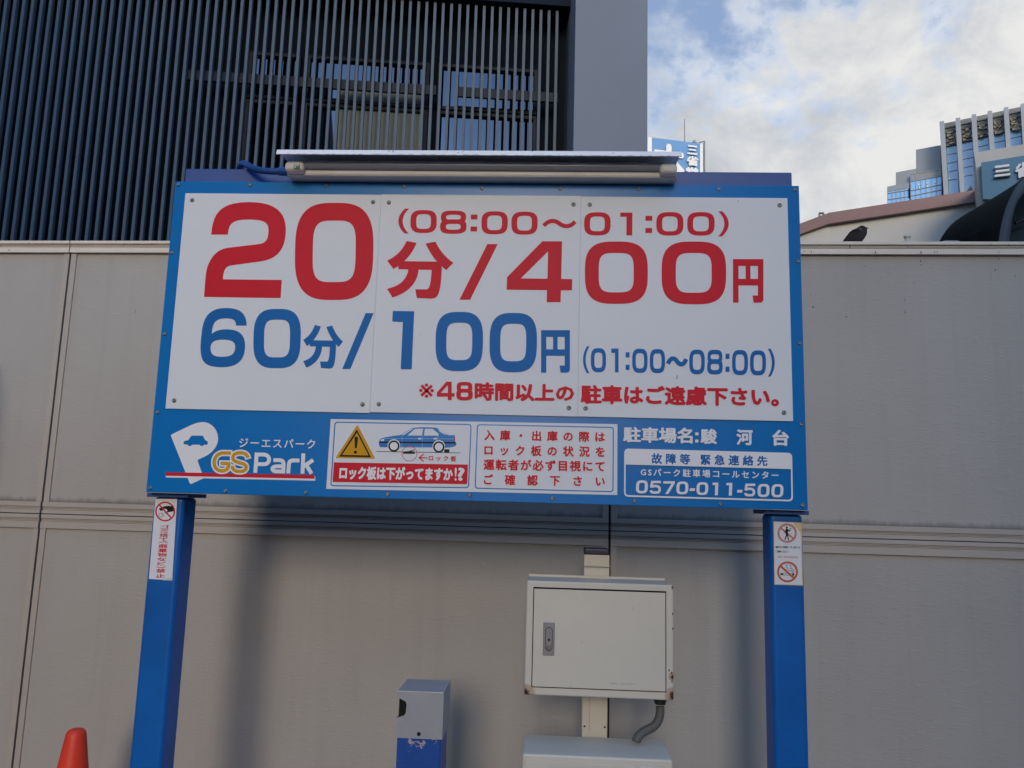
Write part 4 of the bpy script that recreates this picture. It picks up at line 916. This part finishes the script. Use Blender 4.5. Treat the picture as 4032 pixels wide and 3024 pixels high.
# cream building with brown roof edge
plA = vplane(*k4(1000, 1100), 15.0, -28.4)
crm = thing('cream_building', 'low cream tiled building with a reddish brown roof edge beyond the wall', 'building', (plA[0].x, plA[0].y, 0))
kink = hit(*k4(365, 1078), plA[0], plA[2])
plB = (kink, Vector((cos(radians(-50)), sin(radians(-50)), 0)), Vector((sin(radians(-50)), -cos(radians(-50)), 0)))
t = MB()
def down(pts): return pts
sheet(t, plA, [(365, 1160), (1672, 968), (1690, 1500), (365, 1500)], 'far_cream', 0.3)
sheet(t, plA, [(365, 1480), (1690, 1480), (1690, 2600), (365, 2600)], 'far_cream', 0.3)
plB2 = vplane(*k4(240, 1130), (kink-CAM).to_2d().length*1.002, -28.4)
sheet(t, plB2, [(60, 1275), (366, 1162), (366, 1500), (60, 1500)], 'far_cream', 0.3); sheet(t, plB2, [(60, 1480), (366, 1480), (366, 2600), (60, 2600)], 'far_cream', 0.3)
t.build('wall', crm)
t = MB(); sheet(t, plA, [(365, 1078), (1640, 880), (1655, 900), (1668, 940), (1672, 978), (365, 1172)], 'brown_roof', 2.5, k4, 0.12); sheet(t, plB2, [(60, 1192), (365, 1078), (365, 1172), (60, 1282)], 'brown_roof', 2.5, k4, 0.10)
rf = t.build('roof', crm)
t = MB(); a_, b_, c_, d_ = [hit(*k4(x, y), plA[0]-plA[2]*0.5, plA[2]) for x, y in ((281, 1110), (281, 1083), (314, 1083), (314, 1095))]
t.tube([a_, b_, c_, d_], 0.025, 'antenna', 6); t.build('roof_rail', rf)
t = MB(); sheet(t, plA, [(1558, 897), (1600, 842), (1618, 880), (1618, 892)], 'gland', 0.4, k4, -0.6); t.build('roof_vent', rf)
# wall pipe between
pv = thing('vent_pipe', 'short ivory pipe end standing just behind the wall coping', 'pipe', tuple(wall_px(*cR(1123, 186), -0.3)*1.0))
pv.location.z = 0
t = MB(); pb = hit(*cR(1123, 150), W0-WN*0.3, WN); ztp = hit(*cR(1123, 132), W0-WN*0.3, WN).z; ztop = hit(*cR(1123, 115), W0-WN*0.3, WN).z
t.tube([(pb.x, pb.y, 0), (pb.x, pb.y, ztp)], 0.0095, 'pvc', 14); t.tube([(pb.x, pb.y, ztp), (pb.x, pb.y, ztop)], 0.0135, 'pvc', 14); t.build('pipe', pv)
# curved cap behind the coping
cc = thing('curved_rail', 'low grey metal rail with rounded corners just behind the wall coping', 'rail', tuple(hit(*cR(1530, 180), W0-WN*0.25, WN))); cc.location.z = 0
rp_ = bez([('M', 1438, 420), ('L', 1440, 200), ('C', 1442, 175, 1460, 170, 1480, 170), ('L', 1585, 170), ('C', 1608, 170, 1614, 178, 1616, 200), ('L', 1616, 420)], 6)
t = MB(); t.tube([hit(*cR(x, y), W0-WN*0.25, WN) for x, y in rp_], 0.0042, 'alu', 8)
pa_, pb_ = [hit(*cR(x, 400), W0-WN*0.25, WN) for x in (1438, 1616)]
for q in (pa_, pb_): t.tube([q, (q.x, q.y, 0)], 0.0042, 'alu', 8)
t.build('rail', cc)
# grey and glass tower building
plC = vplane(*k4(1350, 700), 60.0, -28.6); SZ = 60/2.2124/3100
gry = thing('office_building', 'grey stepped office building with tall concrete fins and blue glass', 'building', (plC[0].x, plC[0].y, 0))
t = MB()
sheet(t, plC, [(1120, 530), (1335, 490), (1345, 1500), (1130, 1500)], 'grey_clad', 20.0, k4, -0.8)
sheet(t, plC, [(945, 728), (1125, 694), (1135, 1500), (950, 1500)], 'grey_clad', 20.0, k4, -0.4)
sheet(t, plC, [(870, 852), (950, 836), (955, 1500), (880, 1500)], 'grey_clad', 20.0, k4, -0.3)
sheet(t, plC, [(1345, 330), (2300, 120), (2300, 1500), (1350, 1500)], 'grey_clad', 18.0, k4, -2.5)
t.build('wall', gry)
t = MB(); sheet(t, plC, [(873, 856), (1060, 820), (1072, 1300), (880, 1300)], 'far_glass', 0.2, k4, 0.0)
for i in range(1, 5): x = 873+187*i/5; sheet(t, plC, [(x-2, 856-36*i/5), (x+2, 855-36*i/5), (x+10, 1300), (x+6, 1300)], 'concrete', 0.3, k4, 0.06)
for f_ in (0.12, 0.24, 0.36): sheet(t, plC, [(874, 856+444*f_-2), (1062, 820+480*f_-2), (1062, 820+480*f_+2), (874, 856+444*f_+2)], 'concrete', 0.3, k4, 0.07)
sheet(t, plC, [(873, 852), (1060, 816), (1061, 860), (874, 896)], 'grey_clad', 0.3, k4, 0.04)
sheet(t, plC, [(1054, 868), (1068, 866), (1069, 945), (1056, 947)], 'soffit', 0.3, k4, 0.1)
t.build('curtain_wall', gry)
t = MB(); sheet(t, plC, [(1073, 742), (1340, 700), (1350, 1300), (1082, 1300)], 'far_glass', 0.2, k4, 0.0)
for i in range(0, 7): x = 1073+267*i/6; y = 742-42*i/6; sheet(t, plC, [(x-2, y), (x+2, y), (x+10, 1300), (x+6, 1300)], 'concrete', 0.3, k4, 0.06)
for dy, w in ((0, 3), (62, 2), (142, 3), (190, 3), (240, 3)): sheet(t, plC, [(1074, 742+dy-w), (1342, 700+dy*.93-w), (1342, 700+dy*.93+w), (1074, 742+dy+w)], 'concrete', 0.3, k4, 0.07)
sheet(t, plC, [(1076, 745), (1340, 704), (1341, 760), (1077, 800)], 'grey_clad', 0.3, k4, 0.03)
for x, y in ((1147, 835), (1152, 856), (1216, 820), (1222, 848), (1288, 808), (1412, 780)): sheet(t, plC, [(x-4, y-8), (x+4, y-8), (x+4, y+8), (x-4, y+8)], 'far_white', 0.05, k4, 0.09)
t.build('curtain_wall', gry)
fins = [1345, 1485, 1624, 1763, 1905, 2052, 2195]
for i, x in enumerate(fins):
    y = 283-(x-1345)*0.218; t = MB(); lean = 0.06
    b_ = 1250
    sheet(t, plC, [(x-20, y+8), (x-14, y), (x+18, y-4), (x+22, y+4), (x+22+lean*(b_-y), b_), (x-20+lean*(b_-y), b_)], 'concrete', 1.6, k4, 1.2)
    t.build('fin', gry)
for i in range(len(fins)-1):
    xa, xb = fins[i]+24, fins[i+1]-20; ya = 283-(xa-1345)*0.218; sl_ = -0.205*(xb-xa)
    t = MB(); hgt = 222-i*6
    sheet(t, plC, [(xa, ya+22), (xb, ya+22+sl_), (xb+10, ya+hgt+sl_), (xa+10, ya+hgt)], 'mesh_dark', 0.2, k4, 0.2)
    for k in range(4): yy = ya+62+k*42; sheet(t, plC, [(xa, yy), (xb, yy+sl_), (xb, yy+sl_+5), (xa, yy+5)], 'gland', 0.25, k4, 0.3)
    for k in range(4+i*2):
        yy = ya+random.uniform(95, 195); xx = random.uniform(xa+10, xb-45); w = random.uniform(25, 55); hh = random.uniform(12, 24); s_ = -0.205*w
        sheet(t, plC, [(xx, yy), (xx+w*.5, yy-4+s_/2), (xx+w, yy+s_), (xx+w*.9, yy+hh*.7+s_), (xx+w*.4, yy+hh+s_/2), (xx+4, yy+hh*.8)], 'tan', 0.1, k4, 0.34)
    for k in range(7):
        if random.random() < 0.75: yy = ya+random.uniform(30, 190); sheet(t, plC, [(xb+3, yy+sl_), (xb+9, yy+sl_), (xb+9, yy+16+sl_), (xb+3, yy+16+sl_)], 'far_white', 0.1, k4, 0.5)
    t.build('plant_screen', gry)
    t = MB(); sheet(t, plC, [(xa+10, ya+hgt), (xb+10, ya+hgt+sl_), (xb+45, 1250), (xa+50, 1250)], 'far_glass', 0.2, k4, 0.0)
    for yy in (ya+hgt+75, ya+hgt+150, ya+hgt+225, ya+hgt+300): sheet(t, plC, [(xa+12, yy), (xb+14, yy+sl_), (xb+14, yy+sl_+3), (xa+12, yy+3)], 'grey_clad', 0.2, k4, 0.05)
    t.build('curtain_wall', gry)
# beige shop building with a teal sign
plD = vplane(*k4(1850, 700), 13.2, -27.4)
shp = thing('shop_building', 'beige building with a big teal shop sign lettered in white', 'building', (plD[0].x, plD[0].y, 0))
t = MB(); sheet(t, plD, [(1628, 556), (2700, 373), (2700, 1700), (1700, 1700), (1690, 985), (1672, 930)], 'beige', 3.0)
t.build('wall', shp)
t = MB(); sheet(t, plD, [(1688, 642), (2700, 474), (2700, 1000), (1706, 958)], 'teal', 0.1, k4, 0.12)
pd = Print(t, 0, (plD[0]+plD[2]*0.16, plD[2]), 0.0004)
for a_, b_ in (((1808, 680), (1934, 664)), ((1814, 718), (1935, 703)), ((1806, 758), (1943, 741))):
    sheet(t, plD, [(a_[0], a_[1]-9), (b_[0], b_[1]-9), (b_[0], b_[1]+10), (a_[0], a_[1]+10)], 'far_white', 0.06, k4, 0.19)
for i, ch in enumerate('省堂'):
    x = 1980+i*175; y = 650-i*29; pd.text(ch, k4(x, y), k4(x+150, y-25), k4(x+5, y+135), k4(x+155, y+108), 'far_white', 0.045, 'stretch', 6)
o = t.build('sign_panel', shp); o['label'] = 'teal sign panel with white Japanese characters'
# far rooftop sign tower on the left of the sky
k7 = K(2350, 500, 4.0218)
plE = vplane(*k7(1250, 400), 62.0, 14.7)
twr = thing('sign_tower', 'light blue rooftop sign box with white characters rising behind the lamp', 'sign', (plE[0].x, plE[0].y, 0))
t = MB()
sheet(t, plE, [(870, 166), (1640, 262), (1640, 1400), (870, 1400)], 'sky_panel', 4.0, k7)
t2 = t; t = MB(); sheet(t, plE, [(806, 165), (822, 156), (872, 166), (872, 1400), (800, 1400)], 'far_white', 3.5, k7, 0.05)
sheet(t, plE, [(1636, 262), (1680, 268), (1682, 1400), (1636, 1400)], 'far_white', 3.5, k7, 0.05)
t.build('edge_strips', twr); t = t2
pe = Print(t, 0, (plE[0]+plE[2]*0.12, plE[2]), 0.002)
pe.text('本', k7(888, 232), k7(1392, 300), k7(888, 790), k7(1392, 850), 'far_white', 0.05, 'stretch', 6)
for ch, q in (('三', (1432, 1595, 282, 440)), ('省', (1420, 1612, 450, 620)), ('堂', (1410, 1606, 625, 795))):
    pe.text(ch, k7(q[0], q[2]), k7(q[1], q[2]+20), k7(q[0], q[3]-10), k7(q[1], q[3]+8), 'far_white', 0.045, 'stretch', 6)
o = t.build('sign_box', twr)
t = MB(); a_ = hit(*k7(806, 165), plE[0], plE[2]); ex = Vector((cos(radians(105)), sin(radians(105)), 0))
def side(px, py): 
    n_ = Vector((ex.y, -ex.x, 0)); return hit(*k7(px, py), a_, n_)
for pts, m in (([(806, 168), (766, 208), (762, 1400), (800, 1400)], 'sky_panel'), ([(762, 225), (655, 335), (655, 1400), (760, 1400)], 'far_white')):
    q = [side(*p) for p in pts]; n2 = [v+Vector((1, 0.2, 0))*0.3 for v in q]; t.add(q+n2, [[0, 1, 2, 3], [7, 6, 5, 4], [0, 4, 5, 1], [1, 5, 6, 2], [2, 6, 7, 3], [3, 7, 4, 0]], m)
t.build('side_face', twr)
t = MB()
an = [hit(*k7(1390, y), plE[0]-plE[2]*2, plE[2]) for y in (260, -130)]; t.tube(an, [0.06, 0.035], 'antenna', 8); t.build('antenna', twr)
t = MB()
for x in (1690, 1708): t.tube([hit(*k7(x, y), plE[0]-plE[2]*0.3, plE[2]) for y in (225 if x == 1708 else 255, 1300)], 0.05, 'antenna', 6)
for y in range(300, 1300, 40): t.tube([hit(*k7(x, y), plE[0]-plE[2]*0.3, plE[2]) for x in (1690, 1708)], 0.03, 'antenna', 6)
t.tube([hit(*k7(x, y), plE[0]-plE[2]*0.3, plE[2]) for x, y in ((1620, 248), (1708, 225))], 0.05, 'antenna', 6)
t.build('ladder', twr)
t = MB(); sheet(t, plE, [(1520, 236), (1540, 205), (1572, 208), (1562, 235), (1600, 250), (1520, 242)], 'antenna', 0.3, k7, -0.5); t.build('floodlight', twr)

# ------------------------------------------------------------------ black canvas awning behind the wall
awn = thing('canvas_awning', 'black rounded canvas awning with a slate rib behind the wall', 'awning', (0, 0, 0))
def ap(x, y, d): 
    return hit(*k4(x, y), W0-WN*d, WN)
sil = bez([('M', 1296, 1400), ('C', 1330, 1300, 1370, 1235, 1450, 1160), ('C', 1560, 1075, 1700, 1010, 1800, 952), ('C', 1900, 895, 1985, 830, 2062, 765), ('C', 2140, 690, 2250, 600, 2420, 560)], 10)
ribo = bez([('M', 1832, 1400), ('C', 1850, 1220, 1885, 1060, 1935, 960), ('C', 1965, 890, 2000, 830, 2062, 772), ('C', 2140, 700, 2250, 610, 2420, 570)], 16)
ribi = bez([('M', 1930, 1400), ('C', 1940, 1260, 1955, 1120, 1985, 1030), ('C', 2010, 960, 2040, 930, 2090, 885), ('C', 2180, 810, 2280, 720, 2420, 690)], 16)
m_ = min(len(sil), len(ribo)); 
def resample(p, n):
    out = []; L_ = [0]
    for i in range(1, len(p)): L_.append(L_[-1]+math.dist(p[i], p[i-1]))
    for k in range(n):
        s = L_[-1]*k/(n-1); i = max(j for j in range(len(p)-1) if L_[j] <= s+1e-9); u_ = (s-L_[i])/max(1e-9, L_[i+1]-L_[i]); out.append((p[i][0]*(1-u_)+p[i+1][0]*u_, p[i][1]*(1-u_)+p[i+1][1]*u_))
    return out
NS, NR = 24, 14
S_, R_, I_ = resample(sil, NS), resample(ribo, NS), resample(ribi, NS)
vs, fs = [], []
for i in range(NS):
    a_, b_ = ap(*S_[i], 3.6), ap(*R_[i], 2.2)
    for k in range(NR):
        u_ = k/(NR-1); vs.append(a_.lerp(b_, u_)+WN*(0.45*sin(pi*u_)))
fs = [[i*NR+k, i*NR+k+1, (i+1)*NR+k+1, (i+1)*NR+k] for i in range(NS-1) for k in range(NR-1)]
t = MB(); t.add(vs, fs, 'awning', True)
# rear drop to the ground
fs2 = []; vs2 = []
for k in range(NR): vs2 += [vs[k], Vector((vs[k].x, vs[k].y, 0.6))]
t.add(vs2, [[2*k, 2*k+1, 2*k+3, 2*k+2] for k in range(NR-1)], 'awning', True); t.build('canvas', awn)
t = MB(); q = [ap(*p, 2.2) for p in R_]; w = [ap(*p, 2.15) for p in I_]
t.add(q+w+[v-WN*0.08 for v in q]+[v-WN*0.08 for v in w], [[i, i+1, NS+i+1, NS+i] for i in range(NS-1)]+[[NS+i, NS+i+1, 3*NS+i+1, 3*NS+i] for i in range(NS-1)], 'awning_rib', True)
for v, s_ in ((q[0], 1), (w[0], 1)): pass
t.add([q[0], w[0], (w[0].x, w[0].y, 0.0), (q[0].x, q[0].y, 0.0)], [[0, 1, 2, 3]], 'awning_rib'); t.build('rib', awn)
t = MB(); mid_ = [ap(*p, 2.6) for p in I_]; far_ = ap(2500, 1400, 2.6); 
t.add(mid_+[far_, Vector((mid_[0].x, mid_[0].y, 0.0)), Vector((far_.x, far_.y, 0.0))], [[i, i+1, NS] for i in range(NS-1)]+[[0, NS, NS+2, NS+1]], 'awning_in'); t.build('lining', awn)
t = MB(); t.tube([ap(1985, 1172, 2.5), ap(2062, 1135, 2.5), ap(2150, 1100, 2.5)], 0.012, 'gland', 8); t.build('strut', awn)

# ------------------------------------------------------------------ added for their shade, all unseen: a box at left, buildings behind the viewer
lx = min(at(0, y_, d_).x for y_ in (1200, 3024) for d_ in (0.12, 0.62))-0.07
lk = thing('blocker_box', 'grey steel locker beyond the left edge of the view, unseen, added for its shade on the wall', 'blocker', (lx-0.45, 0.37, 0))
t = MB(); t.box(lx-0.9, lx, 0.12, 0.62, 0.05, 2.0, 'alu', 0.006); t.build('body', lk)
for k in (0, 1):
    t = MB(); t.box(lx-0.885+k*0.44, lx-0.455+k*0.44, 0.112, 0.1195, 0.08, 1.97, 'alu', 0.003); dr = t.build('door', lk)
    t = MB(); t.box(lx-0.50+k*0.09, lx-0.48+k*0.09, 0.098, 0.1118, 1.0, 1.12, 'screw', 0.004); t.build('handle', dr)

def blocker_building(name, label, x0, x1, y0, y1, h, m, wx):  # unseen block added to hold back sun and low sky
    stb = thing(name, label, 'building', ((x0+x1)/2, (y0+y1)/2, 0))
    t = MB(); t.box(x0, x1, y0, y1, 0, h, m, 0.02); t.build('wall', stb)
    for x in wx:
        for k in range(int(h//3.3)):
            t = MB(); t.box(x, x+1.6, y1, y1+0.05, 1.2+k*3.3, 2.9+k*3.3, 'rail'); wo = t.build('window', stb)
            t = MB(); t.box(x+.08, x+1.52, y1+.05, y1+.06, 1.28+k*3.3, 2.82+k*3.3, 'glass'); t.build('pane', wo)
blocker_building('blocker_building', 'added dark building behind the viewer, unseen, shading the right half of the sign', 1.5, 24, -24, -12, 9.5, 'blocker_facade', [3+2.6*i for i in range(7)])
blocker_building('blocker_building', 'added dark building behind the viewer, unseen, blocking sun and sky from the left', -26, -4.7, -24, -12, 19.0, 'blocker_facade', [-24+2.6*i for i in range(8)])
blocker_building('far_blocker_building', 'added long dark building, unseen, blocking low sky light far behind the viewer', -16, 14, -72, -60, 10.5, 'blocker_facade', [-14+3*i for i in range(9)])
